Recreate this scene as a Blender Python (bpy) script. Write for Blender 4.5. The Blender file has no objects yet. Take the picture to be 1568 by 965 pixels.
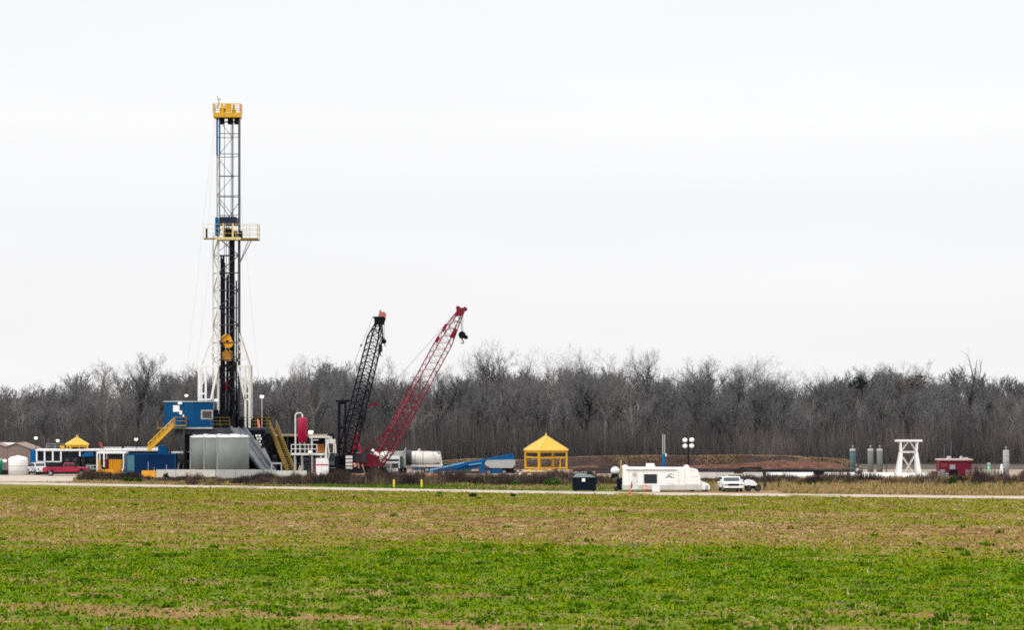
import bpy, math, random
import numpy as np
from mathutils import Vector, Matrix, noise as mnoise

S = bpy.context.scene
COL = S.collection
R = math.radians
PI = math.pi

# ------------------------------------------------------------------ camera
HFOV = 20.0
F = 784.0 / math.tan(R(HFOV / 2))        # focal length in photo pixels (photo is 1568 wide)
CAM_H = 12.0                              # the photograph was taken from a raised bank
HORIZ = 607.0                             # row of the horizon in the photo
cam = bpy.data.cameras.new('camera')
cam.sensor_width = 36.0
cam.lens = 18.0 / math.tan(R(HFOV / 2))
cam.shift_y = (HORIZ - 482.5) / 1568.0
cam.clip_start = 1.0
cam.clip_end = 20000.0
camo = bpy.data.objects.new('camera', cam)
camo.location = (0, 0, CAM_H)
camo.rotation_euler = (R(90), 0, 0)
COL.objects.link(camo)
S.camera = camo
S.render.resolution_x, S.render.resolution_y = 1024, 631

# ------------------------------------------------------------------ exposure, sky, sun
S.view_settings.view_transform = 'Standard'
S.view_settings.look = 'None'
S.view_settings.gamma = 1.0
S.view_settings.exposure = 0.0
S.cycles.max_bounces = 5
S.cycles.diffuse_bounces = 2
S.cycles.use_denoising = False
S.cycles.filter_width = 1.8
SUN_EL, SUN_AZ = R(36), R(230)            # behind the camera to the left
world = bpy.data.worlds.new('World')
S.world = world
world.use_nodes = True
nt = world.node_tree
for n in list(nt.nodes):
    nt.nodes.remove(n)
wout = nt.nodes.new('ShaderNodeOutputWorld')
bg = nt.nodes.new('ShaderNodeBackground')
bg.inputs['Strength'].default_value = 0.1
sky = nt.nodes.new('ShaderNodeTexSky')
sky.sky_type = 'NISHITA'
sky.sun_disc = False
sky.sun_elevation = SUN_EL
sky.sun_rotation = SUN_AZ
tc = nt.nodes.new('ShaderNodeTexCoord')
sep = nt.nodes.new('ShaderNodeSeparateXYZ')
nt.links.new(tc.outputs['Generated'], sep.inputs[0])
# overcast luminance: pale at the horizon, brighter towards the zenith
ramp = nt.nodes.new('ShaderNodeValToRGB')
nt.links.new(sep.outputs['Z'], ramp.inputs[0])
cr = ramp.color_ramp
cr.elements[0].position = 0.0
cr.elements[0].color = (0.452, 0.447, 0.451, 1)
cr.elements[1].position = 1.0
cr.elements[1].color = (1.0, 1.0, 1.0, 1)
for p_, c_ in ((0.02, (0.449, 0.449, 0.451, 1)), (0.045, (0.453, 0.454, 0.460, 1)), (0.064, (0.449, 0.453, 0.465, 1)), (0.080, (0.470, 0.471, 0.477, 1)), (0.094, (0.487, 0.487, 0.489, 1)), (0.112, (0.466, 0.468, 0.475, 1)), (0.1365, (0.450, 0.454, 0.468, 1)), (0.26, (0.80, 0.81, 0.83, 1))):
    e = cr.elements.new(p_)
    e.color = c_
# thin drifting sheets of lighter and greyer cloud, long and low
mp = nt.nodes.new('ShaderNodeMapping')
mp.inputs['Scale'].default_value = (1.6, 1.6, 11.0)
mp.inputs['Location'].default_value = (0.35, 0.1, 0.55)
nt.links.new(tc.outputs['Generated'], mp.inputs[0])
cn = nt.nodes.new('ShaderNodeTexNoise')
cn.inputs['Scale'].default_value = 2.2
cn.inputs['Detail'].default_value = 5.0
cn.inputs['Roughness'].default_value = 0.45
nt.links.new(mp.outputs[0], cn.inputs['Vector'])
cm = nt.nodes.new('ShaderNodeMapRange')
cm.inputs['From Min'].default_value = 0.3
cm.inputs['From Max'].default_value = 0.7
cm.inputs['To Min'].default_value = 20.3
cm.inputs['To Max'].default_value = 21.5
nt.links.new(cn.outputs['Fac'], cm.inputs['Value'])
vm = nt.nodes.new('ShaderNodeVectorMath')
vm.operation = 'SCALE'
nt.links.new(ramp.outputs['Color'], vm.inputs[0])
nt.links.new(cm.outputs[0], vm.inputs['Scale'])
mx = nt.nodes.new('ShaderNodeMix')
mx.data_type = 'RGBA'
mx.inputs['Factor'].default_value = 0.97
nt.links.new(sky.outputs['Color'], mx.inputs[6])
nt.links.new(vm.outputs[0], mx.inputs[7])
nt.links.new(mx.outputs[2], bg.inputs['Color'])
nt.links.new(bg.outputs[0], wout.inputs[0])

sl = bpy.data.lights.new('sun', 'SUN')
sl.energy = 1.5
sl.angle = R(18)
sl.color = (1.0, 0.97, 0.92)
slo = bpy.data.objects.new('sun', sl)
slo.rotation_euler = (R(90) - SUN_EL, 0, R(180) - SUN_AZ)
COL.objects.link(slo)

# ------------------------------------------------------------------ materials
MATS = {}
def _new(name):
    m = bpy.data.materials.new(name)
    m.use_nodes = True
    t = m.node_tree
    return m, t, t.nodes['Principled BSDF']

def mat(name, col, rough=0.6, metal=0.0, var=0.12, scale=1.2, dirt=None, emit=0.0, spec=0.16):
    """painted or bare surface: base colour broken by a soft noise and, with dirt, streaks of grime"""
    if name in MATS:
        return MATS[name]
    m, t, b = _new(name)
    b.inputs['Roughness'].default_value = rough
    b.inputs['Metallic'].default_value = metal
    b.inputs['Specular IOR Level'].default_value = spec
    co = t.nodes.new('ShaderNodeTexCoord')
    nz = t.nodes.new('ShaderNodeTexNoise')
    nz.inputs['Scale'].default_value = scale
    nz.inputs['Detail'].default_value = 6
    nz.inputs['Roughness'].default_value = 0.65
    t.links.new(co.outputs['Object'], nz.inputs['Vector'])
    rp = t.nodes.new('ShaderNodeValToRGB')
    rp.color_ramp.elements[0].position = 0.3
    rp.color_ramp.elements[1].position = 0.7
    rp.color_ramp.elements[0].color = tuple(max(0, c * (1 - var)) for c in col) + (1,)
    rp.color_ramp.elements[1].color = tuple(min(1, c * (1 + var)) for c in col) + (1,)
    t.links.new(nz.outputs['Fac'], rp.inputs[0])
    out = rp.outputs['Color']
    if dirt:
        mp_ = t.nodes.new('ShaderNodeMapping')
        mp_.inputs['Scale'].default_value = (2.2, 2.2, 0.35)
        t.links.new(co.outputs['Object'], mp_.inputs[0])
        n2 = t.nodes.new('ShaderNodeTexNoise')
        n2.inputs['Scale'].default_value = 1.5
        n2.inputs['Detail'].default_value = 8
        t.links.new(mp_.outputs[0], n2.inputs['Vector'])
        mr = t.nodes.new('ShaderNodeMapRange')
        mr.inputs['From Min'].default_value = 0.5
        mr.inputs['From Max'].default_value = 0.72
        mr.inputs['To Max'].default_value = dirt[3]
        t.links.new(n2.outputs['Fac'], mr.inputs['Value'])
        mm = t.nodes.new('ShaderNodeMix')
        mm.data_type = 'RGBA'
        t.links.new(mr.outputs[0], mm.inputs['Factor'])
        t.links.new(out, mm.inputs[6])
        mm.inputs[7].default_value = tuple(dirt[:3]) + (1,)
        out = mm.outputs[2]
    t.links.new(out, b.inputs['Base Color'])
    if emit:
        b.inputs['Emission Color'].default_value = tuple(col) + (1,)
        b.inputs['Emission Strength'].default_value = emit
    MATS[name] = m
    return m

def tint_mat(name, stops, rough=0.8, subs=0.0):
    """plants and litter: each leaf has its own place on a colour scale (attribute 'tint')"""
    m, t, b = _new(name)
    b.inputs['Roughness'].default_value = rough
    b.inputs['Specular IOR Level'].default_value = 0.03
    at = t.nodes.new('ShaderNodeAttribute')
    at.attribute_name = 'tint'
    rp = t.nodes.new('ShaderNodeValToRGB')
    e = rp.color_ramp.elements
    e[0].position, e[0].color = stops[0][0], tuple(stops[0][1]) + (1,)
    e[1].position, e[1].color = stops[-1][0], tuple(stops[-1][1]) + (1,)
    for p_, c_ in stops[1:-1]:
        q = e.new(p_)
        q.color = tuple(c_) + (1,)
    t.links.new(at.outputs['Fac'], rp.inputs[0])
    t.links.new(rp.outputs['Color'], b.inputs['Base Color'])
    return m

# ------------------------------------------------------------------ numpy noise
_rs = np.random.RandomState(7)
_T = _rs.rand(256, 256)
def vnoise(x, y):
    xi, yi = np.floor(x).astype(int), np.floor(y).astype(int)
    fx, fy = x - xi, y - yi
    fx, fy = fx * fx * (3 - 2 * fx), fy * fy * (3 - 2 * fy)
    a, b_ = _T[xi & 255, yi & 255], _T[(xi + 1) & 255, yi & 255]
    c, d_ = _T[xi & 255, (yi + 1) & 255], _T[(xi + 1) & 255, (yi + 1) & 255]
    return (a * (1 - fx) + b_ * fx) * (1 - fy) + (c * (1 - fx) + d_ * fx) * fy
def fbm(x, y, o=4):
    s, a, tot = 0, 1.0, 0
    for k in range(o):
        s = s + a * vnoise(x * 2 ** k + 17.3 * k, y * 2 ** k + 5.1 * k)
        tot += a
        a *= 0.55
    return s / tot

# ------------------------------------------------------------------ mesh tools
class MB:
    """collects shapes; build() links them as ONE mesh object"""
    def __init__(s):
        s.v, s.f = [], []
    def poly(s, vs, fs):
        o = len(s.v)
        s.v += [tuple(p) for p in vs]
        s.f += [tuple(i + o for i in f) for f in fs]
        return s
    def box(s, x0, x1, y0, y1, z0, z1):
        if x0 > x1: x0, x1 = x1, x0
        if y0 > y1: y0, y1 = y1, y0
        if z0 > z1: z0, z1 = z1, z0
        return s.poly([(x0, y0, z0), (x1, y0, z0), (x1, y1, z0), (x0, y1, z0), (x0, y0, z1), (x1, y0, z1), (x1, y1, z1), (x0, y1, z1)],
                      [(0, 3, 2, 1), (4, 5, 6, 7), (0, 1, 5, 4), (1, 2, 6, 5), (2, 3, 7, 6), (3, 0, 4, 7)])
    def cbox(s, c, sx, sy, sz):
        return s.box(c[0] - sx / 2, c[0] + sx / 2, c[1] - sy / 2, c[1] + sy / 2, c[2] - sz / 2, c[2] + sz / 2)
    def rod(s, p, q, r, n=6, r2=None, caps=True):
        p, q = Vector(p), Vector(q)
        d = q - p
        if d.length < 1e-6:
            return s
        d.normalize()
        a = d.orthogonal().normalized()
        b = d.cross(a)
        r2 = r if r2 is None else r2
        o = 0.5 if n == 4 else 0
        vs = [p + (a * math.cos(2 * PI * (i + o) / n) + b * math.sin(2 * PI * (i + o) / n)) * r for i in range(n)]
        vs += [q + (a * math.cos(2 * PI * (i + o) / n) + b * math.sin(2 * PI * (i + o) / n)) * r2 for i in range(n)]
        fs = [(i, (i + 1) % n, n + (i + 1) % n, n + i) for i in range(n)]
        if caps:
            fs += [tuple(range(n - 1, -1, -1)), tuple(range(n, 2 * n))]
        return s.poly(vs, fs)
    def bar(s, p, q, w, h=None, up=(0, 0, 1)):
        p, q = Vector(p), Vector(q)
        h = h or w
        d = (q - p)
        if d.length < 1e-6:
            return s
        d.normalize()
        u = Vector(up)
        if abs(d.dot(u)) > 0.98:
            u = Vector((0, 1, 0))
        a = d.cross(u).normalized()
        b = a.cross(d).normalized()
        vs = []
        for c in (p, q):
            vs += [c - a * w / 2 - b * h / 2, c + a * w / 2 - b * h / 2, c + a * w / 2 + b * h / 2, c - a * w / 2 + b * h / 2]
        return s.poly(vs, [(0, 3, 2, 1), (4, 5, 6, 7), (0, 1, 5, 4), (1, 2, 6, 5), (2, 3, 7, 6), (3, 0, 4, 7)])
    def tube(s, pts, r, n=6):
        for a, b in zip(pts, pts[1:]):
            s.rod(a, b, r, n)
        return s
    def lathe(s, prof, c=(0, 0, 0), n=20, axis='z'):
        """prof: (radius, along) pairs from one end to the other"""
        vs = []
        for r, t in prof:
            for i in range(n):
                u, w = r * math.cos(2 * PI * i / n), r * math.sin(2 * PI * i / n)
                p = {'z': (u, w, t), 'x': (t, u, w), 'y': (w, t, u)}[axis]
                vs.append((c[0] + p[0], c[1] + p[1], c[2] + p[2]))
        fs = []
        for k in range(len(prof) - 1):
            for i in range(n):
                fs.append((k * n + i, k * n + (i + 1) % n, (k + 1) * n + (i + 1) % n, (k + 1) * n + i))
        fs.append(tuple(range(n - 1, -1, -1)))
        fs.append(tuple(range((len(prof) - 1) * n, len(prof) * n)))
        return s.poly(vs, fs)
    def prism(s, pts, y0, y1, inset=None):
        """outline (x, z) pushed from y0 to y1"""
        n = len(pts)
        vs = [(x, y0, z) for x, z in pts] + [(x, y1, z) for x, z in pts]
        fs = [tuple(range(n)), tuple(range(2 * n - 1, n - 1, -1))]
        fs += [(i, n + i, n + (i + 1) % n, (i + 1) % n) for i in range(n)]
        return s.poly(vs, fs)
    def build(s, name, m, parent=None, smooth=False, label=None):
        me = bpy.data.meshes.new(name)
        me.from_pydata(s.v, [], s.f)
        me.validate(clean_customdata=False)
        import bmesh
        bm = bmesh.new()
        bm.from_mesh(me)
        bmesh.ops.recalc_face_normals(bm, faces=bm.faces)
        bm.to_mesh(me)
        bm.free()
        me.materials.append(m)
        if smooth:
            for p in me.polygons:
                p.use_smooth = len(p.vertices) <= 4
        o = bpy.data.objects.new(name, me)
        COL.objects.link(o)
        if parent:
            o.parent = parent
        if label:
            o['label'] = label
        return o

def np_mesh(name, verts, faces, m, tint=None):
    """verts (N,3), faces (M,k) of one size"""
    me = bpy.data.meshes.new(name)
    k = faces.shape[1]
    me.vertices.add(len(verts))
    me.vertices.foreach_set('co', verts.astype(np.float32).ravel())
    me.loops.add(faces.size)
    me.loops.foreach_set('vertex_index', faces.astype(np.int32).ravel())
    me.polygons.add(len(faces))
    me.polygons.foreach_set('loop_start', np.arange(0, faces.size, k, dtype=np.int32))
    me.update(calc_edges=True)
    if tint is not None:
        a = me.attributes.new('tint', 'FLOAT', 'FACE')
        a.data.foreach_set('value', tint.astype(np.float32))
    me.materials.append(m)
    o = bpy.data.objects.new(name, me)
    COL.objects.link(o)
    return o

def thing(name, label, cat, loc=(0, 0, 0), rz=0.0, group=None):
    o = bpy.data.objects.new(name, None)
    o.empty_display_size = 0.3
    COL.objects.link(o)
    o.location = loc
    o.rotation_euler = (0, 0, rz)
    o['label'], o['category'] = label, cat
    if group:
        o['group'] = group
    return o
def tag(o, label=None, cat=None, group=None, kind=None):
    for k, v in (('label', label), ('category', cat), ('group', group), ('kind', kind)):
        if v:
            o[k] = v
    return o
def copy_tree(o, parent=None):
    c = o.copy()
    COL.objects.link(c)
    if parent:
        c.parent = parent
    for ch in list(o.children):
        copy_tree(ch, c)
    return c

def gd(py):                                # distance of ground seen at row py
    return CAM_H * F / (py - HORIZ)
def W(px, py, d):                          # the world point at distance d behind a photo pixel
    return Vector(((px - 784) * d / F, d, CAM_H - (py - HORIZ) * d / F))
class Fr:
    """local frame of a thing standing on the ground at column px, distance d"""
    def __init__(s, px, d, z=0.0):
        s.d, s.o = d, Vector(((px - 784) * d / F, d, z))
    def __call__(s, px, py, dy=0.0):
        return W(px, py, s.d + dy) - s.o

rnd = random.Random(11)
rs = np.random.RandomState(5)

# ------------------------------------------------------------------ the ground
def cover(X, Y):
    """share of green plants and how lush they are, at a spot of the field (sown rows run along one direction)"""
    v = Y + 0.5 * X
    u = X - 0.5 * Y
    wob = (fbm(u / 30.0, v / 30.0, 3) - .5) * 14
    vk = [120, 145, 153, 160, 168, 176, 186, 200, 226, 236, 243, 250, 262, 272, 285, 292, 297, 303, 310, 316, 322, 328, 338, 348, 358, 372]
    gk = [.75, .62, .52, .72, .80, .76, .9, .95, .90, .76, .54, .30, .34, .22, .30, .52, .78, .48, .28, .34, .98, .70, .66, .72, .62, .52]
    g = np.interp(v + wob * (.9 - .5 * np.clip(X / 15, 0, 1)), vk, gk)
    left = np.clip((-X - 2) / 22, 0, 1)
    g = g - left * 0.30 * np.exp(-((v - 222) / 24.0) ** 2) + left * 0.22 * np.exp(-((v - 252) / 14.0) ** 2)
    g = g - left * 0.25 * np.exp(-((v - 176) / 7.0) ** 2) - left * 0.35 * np.exp(-((v - 153) / 5.0) ** 2)
    n1 = fbm(u / 16.0 + 3, v / 3.0, 4) - .5
    n2 = fbm(X / 2.2 + 40, Y / 3.5, 3) - .5
    g = np.clip(g + 1.25 * n1 + 0.7 * n2, 0.03, 0.99)
    lush = np.clip((243 + 34 * n1 - v - left * 18) / 24, 0, 1)
    return g, lush

def ground_mat(name, tan, tan2, green, lushc, scale=1.0):
    m, t, b = _new(name)
    b.inputs['Roughness'].default_value = 0.95
    b.inputs['Specular IOR Level'].default_value = 0.02
    ge = t.nodes.new('ShaderNodeNewGeometry')
    n1 = t.nodes.new('ShaderNodeTexNoise'); n1.inputs['Scale'].default_value = 2.2 * scale; n1.inputs['Detail'].default_value = 8; n1.inputs['Roughness'].default_value = .7
    n2 = t.nodes.new('ShaderNodeTexNoise'); n2.inputs['Scale'].default_value = 0.9 * scale; n2.inputs['Detail'].default_value = 9; n2.inputs['Roughness'].default_value = .75
    t.links.new(ge.outputs['Position'], n1.inputs['Vector'])
    t.links.new(ge.outputs['Position'], n2.inputs['Vector'])
    m1 = t.nodes.new('ShaderNodeMix'); m1.data_type = 'RGBA'
    m1.inputs[6].default_value = tan + (1,); m1.inputs[7].default_value = tan2 + (1,)
    r1 = t.nodes.new('ShaderNodeMapRange'); r1.inputs['From Min'].default_value = .35; r1.inputs['From Max'].default_value = .65
    t.links.new(n1.outputs['Fac'], r1.inputs['Value']); t.links.new(r1.outputs[0], m1.inputs['Factor'])
    at = t.nodes.new('ShaderNodeAttribute'); at.attribute_name = 'green'
    al = t.nodes.new('ShaderNodeAttribute'); al.attribute_name = 'lush'
    m3 = t.nodes.new('ShaderNodeMix'); m3.data_type = 'RGBA'
    m3.inputs[6].default_value = green + (1,); m3.inputs[7].default_value = lushc + (1,)
    t.links.new(al.outputs['Fac'], m3.inputs['Factor'])
    ad = t.nodes.new('ShaderNodeMath'); ad.operation = 'ADD'
    sb = t.nodes.new('ShaderNodeMath'); sb.operation = 'MULTIPLY_ADD'; sb.inputs[1].default_value = 1.4; sb.inputs[2].default_value = -.7
    t.links.new(n2.outputs['Fac'], sb.inputs[0]); t.links.new(sb.outputs[0], ad.inputs[0]); t.links.new(at.outputs['Fac'], ad.inputs[1])
    r2 = t.nodes.new('ShaderNodeMapRange'); r2.inputs['From Min'].default_value = .35; r2.inputs['From Max'].default_value = .65; r2.inputs['To Max'].default_value = .9
    t.links.new(ad.outputs[0], r2.inputs['Value'])
    m2 = t.nodes.new('ShaderNodeMix'); m2.data_type = 'RGBA'
    t.links.new(r2.outputs[0], m2.inputs['Factor']); t.links.new(m1.outputs[2], m2.inputs[6]); t.links.new(m3.outputs[2], m2.inputs[7])
    t.links.new(m2.outputs[2], b.inputs['Base Color'])
    return m

# one sheet out to the horizon
g_ = MB().poly([(-9000, -400, -.03), (9000, -400, -.03), (9000, 16000, -.03), (-9000, 16000, -.03)], [(0, 1, 2, 3)])
tag(g_.build('ground', mat('leaf_litter', (.075, .062, .050), .95, var=.35, scale=.15)), kind='structure')

# road centre line, from left to right in the photo
ROADPX = [(-1400, 716), (-700, 728), (-200, 736.8), (0, 740.3), (260, 744.8), (520, 748.9), (784, 753.6), (1040, 757), (1568, 762.4), (1900, 765.5), (2500, 771)]
RC = [((px - 784) * gd(py) / F, gd(py)) for px, py in ROADPX]
RCX, RCY = np.array([p[0] for p in RC]), np.array([p[1] for p in RC])
def road_y(x):
    return np.interp(x, RCX, RCY)
# the field as a fine sheet carrying its plant cover
xs = np.linspace(-170, 170, 420)
ts = np.linspace(0, 1, 330)
GX = np.repeat(xs[:, None], len(ts), 1)
GY = 60 + (road_y(xs)[:, None] + 1 - 60) * ts[None, :]
gg, ll = cover(GX, GY)
GZ = (fbm(GX / 5, GY / 5, 3) - .5) * .10
verts = np.stack([GX, GY, GZ], -1).reshape(-1, 3)
n_, m_ = len(xs), len(ts)
ii = (np.arange(n_ - 1)[:, None] * m_ + np.arange(m_ - 1)[None, :]).ravel()
faces = np.stack([ii, ii + m_, ii + m_ + 1, ii + 1], 1)
fm = ground_mat('field_soil', (.255, .160, .062), (.150, .092, .036), (.130, .128, .010), (.074, .130, .003))
fo = np_mesh('field', verts, faces, fm)
for nm, arr in (('green', gg), ('lush', ll)):
    a = fo.data.attributes.new(nm, 'FLOAT', 'POINT')
    a.data.foreach_set('value', arr.astype(np.float32).ravel())
tag(fo, kind='structure')

def scatter(n, y0, y1, spread, keep):
    Y = np.sqrt(rs.rand(n) * (y1 ** 2 - y0 ** 2) + y0 ** 2)
    X = (rs.rand(n) * 2 - 1) * (Y * spread + 5)
    k = keep(X, Y)
    return X[k], Y[k]
def leaves(name, X, Y, Z, hgt, wid, lean, tint, m, per=3, droop=0.0):
    """small leaf-sized triangles, several to a tuft"""
    n = len(X)
    vs, tn = [], []
    for k in range(per):
        az = rs.rand(n) * 2 * PI
        h = hgt * (.5 + rs.rand(n))
        L = lean * (.4 + 1.2 * rs.rand(n))
        w = wid * (.6 + .8 * rs.rand(n))
        dx, dy = np.cos(az), np.sin(az)
        bx, by = X + dx * L * .15, Y + dy * L * .15
        p0 = np.stack([bx - dy * w / 2, by + dx * w / 2, Z - .02], 1)
        p1 = np.stack([bx + dy * w / 2, by - dx * w / 2, Z - .02], 1)
        p2 = np.stack([bx + dx * L + dy * w * .25, by + dy * L - dx * w * .25, Z + h], 1)
        p3 = np.stack([bx + dx * L - dy * w * .25, by + dy * L + dx * w * .25, Z + h * (1 - droop)], 1)
        vs.append(np.stack([p0, p1, p2, p3], 1).reshape(-1, 3))
        tn.append(np.clip(tint + (rs.rand(n) - .5) * .26, 0, 1))
    vs = np.concatenate(vs)
    f = np.arange(len(vs)).reshape(-1, 4)
    return np_mesh(name, vs, f, m, np.concatenate(tn))
def hz(X, Y):
    return (fbm(X / 5, Y / 5, 3) - .5) * .10

# green seedlings and weeds
gm = tint_mat('weed_leaf', [(0, (.030, .070, .003)), (.35, (.074, .160, .002)), (.65, (.134, .215, .002)), (.85, (.205, .220, .006)), (1, (.25, .225, .02))])
X, Y = scatter(330000, 128, 380, .192, lambda x, y: y < road_y(x) - 5.5)
g, l = cover(X, Y)
k = rs.rand(len(X)) < g * (.35 + .65 * l) * .85
X, Y, g, l = X[k], Y[k], g[k], l[k]
t_ = np.clip(.50 + (1 - l) * .34 + (fbm(X / 1.3, Y / 2.2, 3) - .5) * 1.25, 0, 1)
sz = 1 + .9 * (fbm(X / .9 + 9, Y / 1.4, 2) - .5) * 2
o = leaves('weeds', X, Y, hz(X, Y), .105 * sz, .11 * sz, .10, t_, gm, 3)
tag(o, 'low green seedlings and weeds covering the field', kind='stuff')
# dead straw
sm = tint_mat('straw', [(0, (.10, .055, .02)), (.4, (.26, .162, .066)), (.8, (.41, .285, .135)), (1, (.58, .46, .28))])
X, Y = scatter(230000, 128, 380, .192, lambda x, y: y < road_y(x) - 5.2)
g, l = cover(X, Y)
k = rs.rand(len(X)) < np.clip(1.05 - g, .02, 1) * .8 * (1 - .45 * l)
X, Y = X[k], Y[k]
t_ = np.clip(.45 + (fbm(X / 1.2, Y / 3, 3) - .5) * 1.6, 0, 1)
o = leaves('straw_litter', X, Y, hz(X, Y), .075, .05, .16, t_, sm, 3, .3)
tag(o, 'pale dead straw and stubble lying between the green rows', kind='stuff')
# taller stray stalks and clumps
X, Y = scatter(900, 132, 370, .19, lambda x, y: y < road_y(x) - 7)
o = leaves('dry_stalks', X, Y, hz(X, Y), .30, .045, .12, rs.rand(len(X)) * .5 + .5, sm, 2, .2)
tag(o, 'scattered pale dry stalks standing above the weeds', kind='stuff')
X, Y = scatter(360, 132, 372, .19, lambda x, y: (y < road_y(x) - 7) & (rs.rand(len(x)) < np.where(y > 235, .12, .8)))
X, Y = np.repeat(X, 14) + rs.randn(len(X) * 14) * .22, np.repeat(Y, 14) + rs.randn(len(Y) * 14) * .22
o = leaves('dark_weeds', X, Y, hz(X, Y), .20, .14, .10, rs.rand(len(X)) * .35, gm, 3)
tag(o, 'darker taller weed clumps dotted over the field', kind='stuff')

# verge between road and pad
xs = np.linspace(-170, 170, 330)
ts = np.linspace(0, 1, 40)
GX = np.repeat(xs[:, None], len(ts), 1)
GY = road_y(xs)[:, None] - 1 + (462 - road_y(xs)[:, None]) * ts[None, :]
def vcover(X, Y):
    off = Y - road_y(X)
    px = X / Y * F + 784
    g = .30 + .9 * (fbm(X / 9 + 7, Y / 5, 4) - .5)
    g = g + .75 * np.exp(-((px - 560) / 170.0) ** 2) * (off > 5) + .3 * np.exp(-((px - 880) / 90.0) ** 2) - .12 * (px > 1130)
    return np.clip(g, 0, 1)
gg = vcover(GX, GY)
verts = np.stack([GX, GY, GX * 0 - .012], -1).reshape(-1, 3)
n_, m_ = len(xs), len(ts)
ii = (np.arange(n_ - 1)[:, None] * m_ + np.arange(m_ - 1)[None, :]).ravel()
faces = np.stack([ii, ii + m_, ii + m_ + 1, ii + 1], 1)
vm_ = ground_mat('verge_soil', (.30, .20, .10), (.17, .105, .055), (.085, .14, .010), (.085, .14, .010))
vo = np_mesh('verge', verts, faces, vm_)
a = vo.data.attributes.new('green', 'FLOAT', 'POINT')
a.data.foreach_set('value', gg.astype(np.float32).ravel())
tag(vo, kind='structure')

# gravel road strip and the pale pad
gravel = mat('pale_gravel', (.40, .335, .275), .95, var=.22, scale=.6, dirt=(.24, .185, .135, .8))
v, f = [], []
half = 4.6
xs = np.linspace(-175, 165, 171)
ys = road_y(xs)
edge = (fbm(xs / 4, xs * 0, 3) - .5) * 1.6
edge2 = (fbm(xs / 4 + 50, xs * 0, 3) - .5) * 1.6
for i, (x, y) in enumerate(zip(xs, ys)):
    v += [(x, y - half + edge[i], .012), (x, y + half + edge2[i], .012)]
    if i:
        f.append((2 * i - 2, 2 * i, 2 * i + 1, 2 * i - 1))
tag(MB().poly(v, f).build('gravel_road', gravel), kind='structure')
def padpt(px, py):
    d = gd(py)
    return ((px - 784) * d / F, d, .004)
pad = [padpt(-420, 735.5), padpt(-150, 737.5), padpt(0, 737.5), padpt(105, 739), padpt(128, 734.5), padpt(150, 733), padpt(470, 733), padpt(700, 731.5), padpt(1000, 732), padpt(1700, 734),
       (140, 475, .004), (-140, 475, .004)]
padm = mat('worn_pad', (.24, .185, .14), .95, var=.35, scale=.35, dirt=(.36, .29, .22, .6))
tag(MB().poly(pad, [tuple(range(len(pad)))]).build('worn_pad', padm), kind='structure')
ent = [padpt(-420, 735.5), padpt(-150, 737.5), padpt(0, 737.5), padpt(100, 738.5), padpt(122, 735), padpt(150, 732), padpt(190, 727), padpt(190, 722), padpt(-420, 722)]
tag(MB().poly([(x, y, .009) for x, y, z in ent], [tuple(range(len(ent)))]).build('gravel_yard', gravel), kind='structure')

# grass of the verge
dm = tint_mat('verge_grass', [(0, (.035, .085, .006)), (.33, (.095, .165, .010)), (.45, (.20, .165, .04)), (.75, (.31, .20, .095)), (1, (.44, .32, .18))])
X, Y = scatter(70000, 350, 426, .195, lambda x, y: (y > road_y(x) + 5.0) & ~((y < 369.5) & (x > 6) & (x < 33.5)) & ~((y > 404) & (x / y * F + 784 < 112)))
g = vcover(X, Y)
tt = np.where(rs.rand(len(X)) < g, rs.rand(len(X)) * .35, .5 + rs.rand(len(X)) * .5)
px_ = X / Y * F + 784
hh = .12 + .30 * np.clip((px_ - 1120) / 80, 0, 1) * rs.rand(len(X)) + .1 * rs.rand(len(X))
o = leaves('verge_grass', X, Y, X * 0, hh, .07, .08, tt, dm, 3)
tag(o, 'rough dry and green grass along the far side of the road', kind='stuff')

# scrub: leafless brush band along the pad's edge
bm_ = tint_mat('scrub_twig', [(0, (.018, .013, .016)), (.42, (.048, .034, .034)), (.7, (.11, .072, .056)), (.92, (.22, .145, .095)), (1, (.065, .10, .015))])
def brush(name, spans, label, n_per_m, hmul=1.0):
    XX, YY, HH = [], [], []
    for (pa, pb, ya, yb, h) in spans:
        n = int(abs(pb - pa) * 400 / F * n_per_m)
        px = pa + (pb - pa) * rs.rand(n)
        py = ya + (yb - ya) * rs.rand(n)
        d = CAM_H * F / (py - HORIZ)
        x = (px - 784) * d / F
        lump = fbm(x / 2.2 + 11, d / 6.0, 3)
        kk = lump > .43
        XX.append(x[kk]); YY.append(d[kk]); HH.append((h * (.10 + 2.4 * np.clip(lump - .36, 0, 1)))[kk])
    X, Y, H = np.concatenate(XX), np.concatenate(YY), np.concatenate(HH)
    t_ = np.clip(-.35 + 1.55 * fbm(X / 3.5, Y / 6 + 4, 3) + (rs.rand(len(X)) - .5) * .3, 0, .93)
    t_ = np.where(rs.rand(len(X)) < .04, 1, t_)
    o = leaves(name, X, Y, X * 0, H * hmul, .05, .22, t_, bm_, 4)
    tag(o, label, kind='stuff')
brush('scrub', [(118, 212, 729.5, 737, .85), (206, 330, 734.5, 739, .55), (285, 480, 735.5, 743.5, .95), (330, 480, 735.5, 742, .6), (470, 935, 733.5, 744, 1.3), (930, 1180, 736, 743, .7), (1175, 1440, 736.5, 744, 1.05), (1425, 1494, 738, 745, .8), (1490, 1590, 734.5, 745, 1.7)],
      'leafless dark brown scrub along the near edge of the pad', 230)

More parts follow.
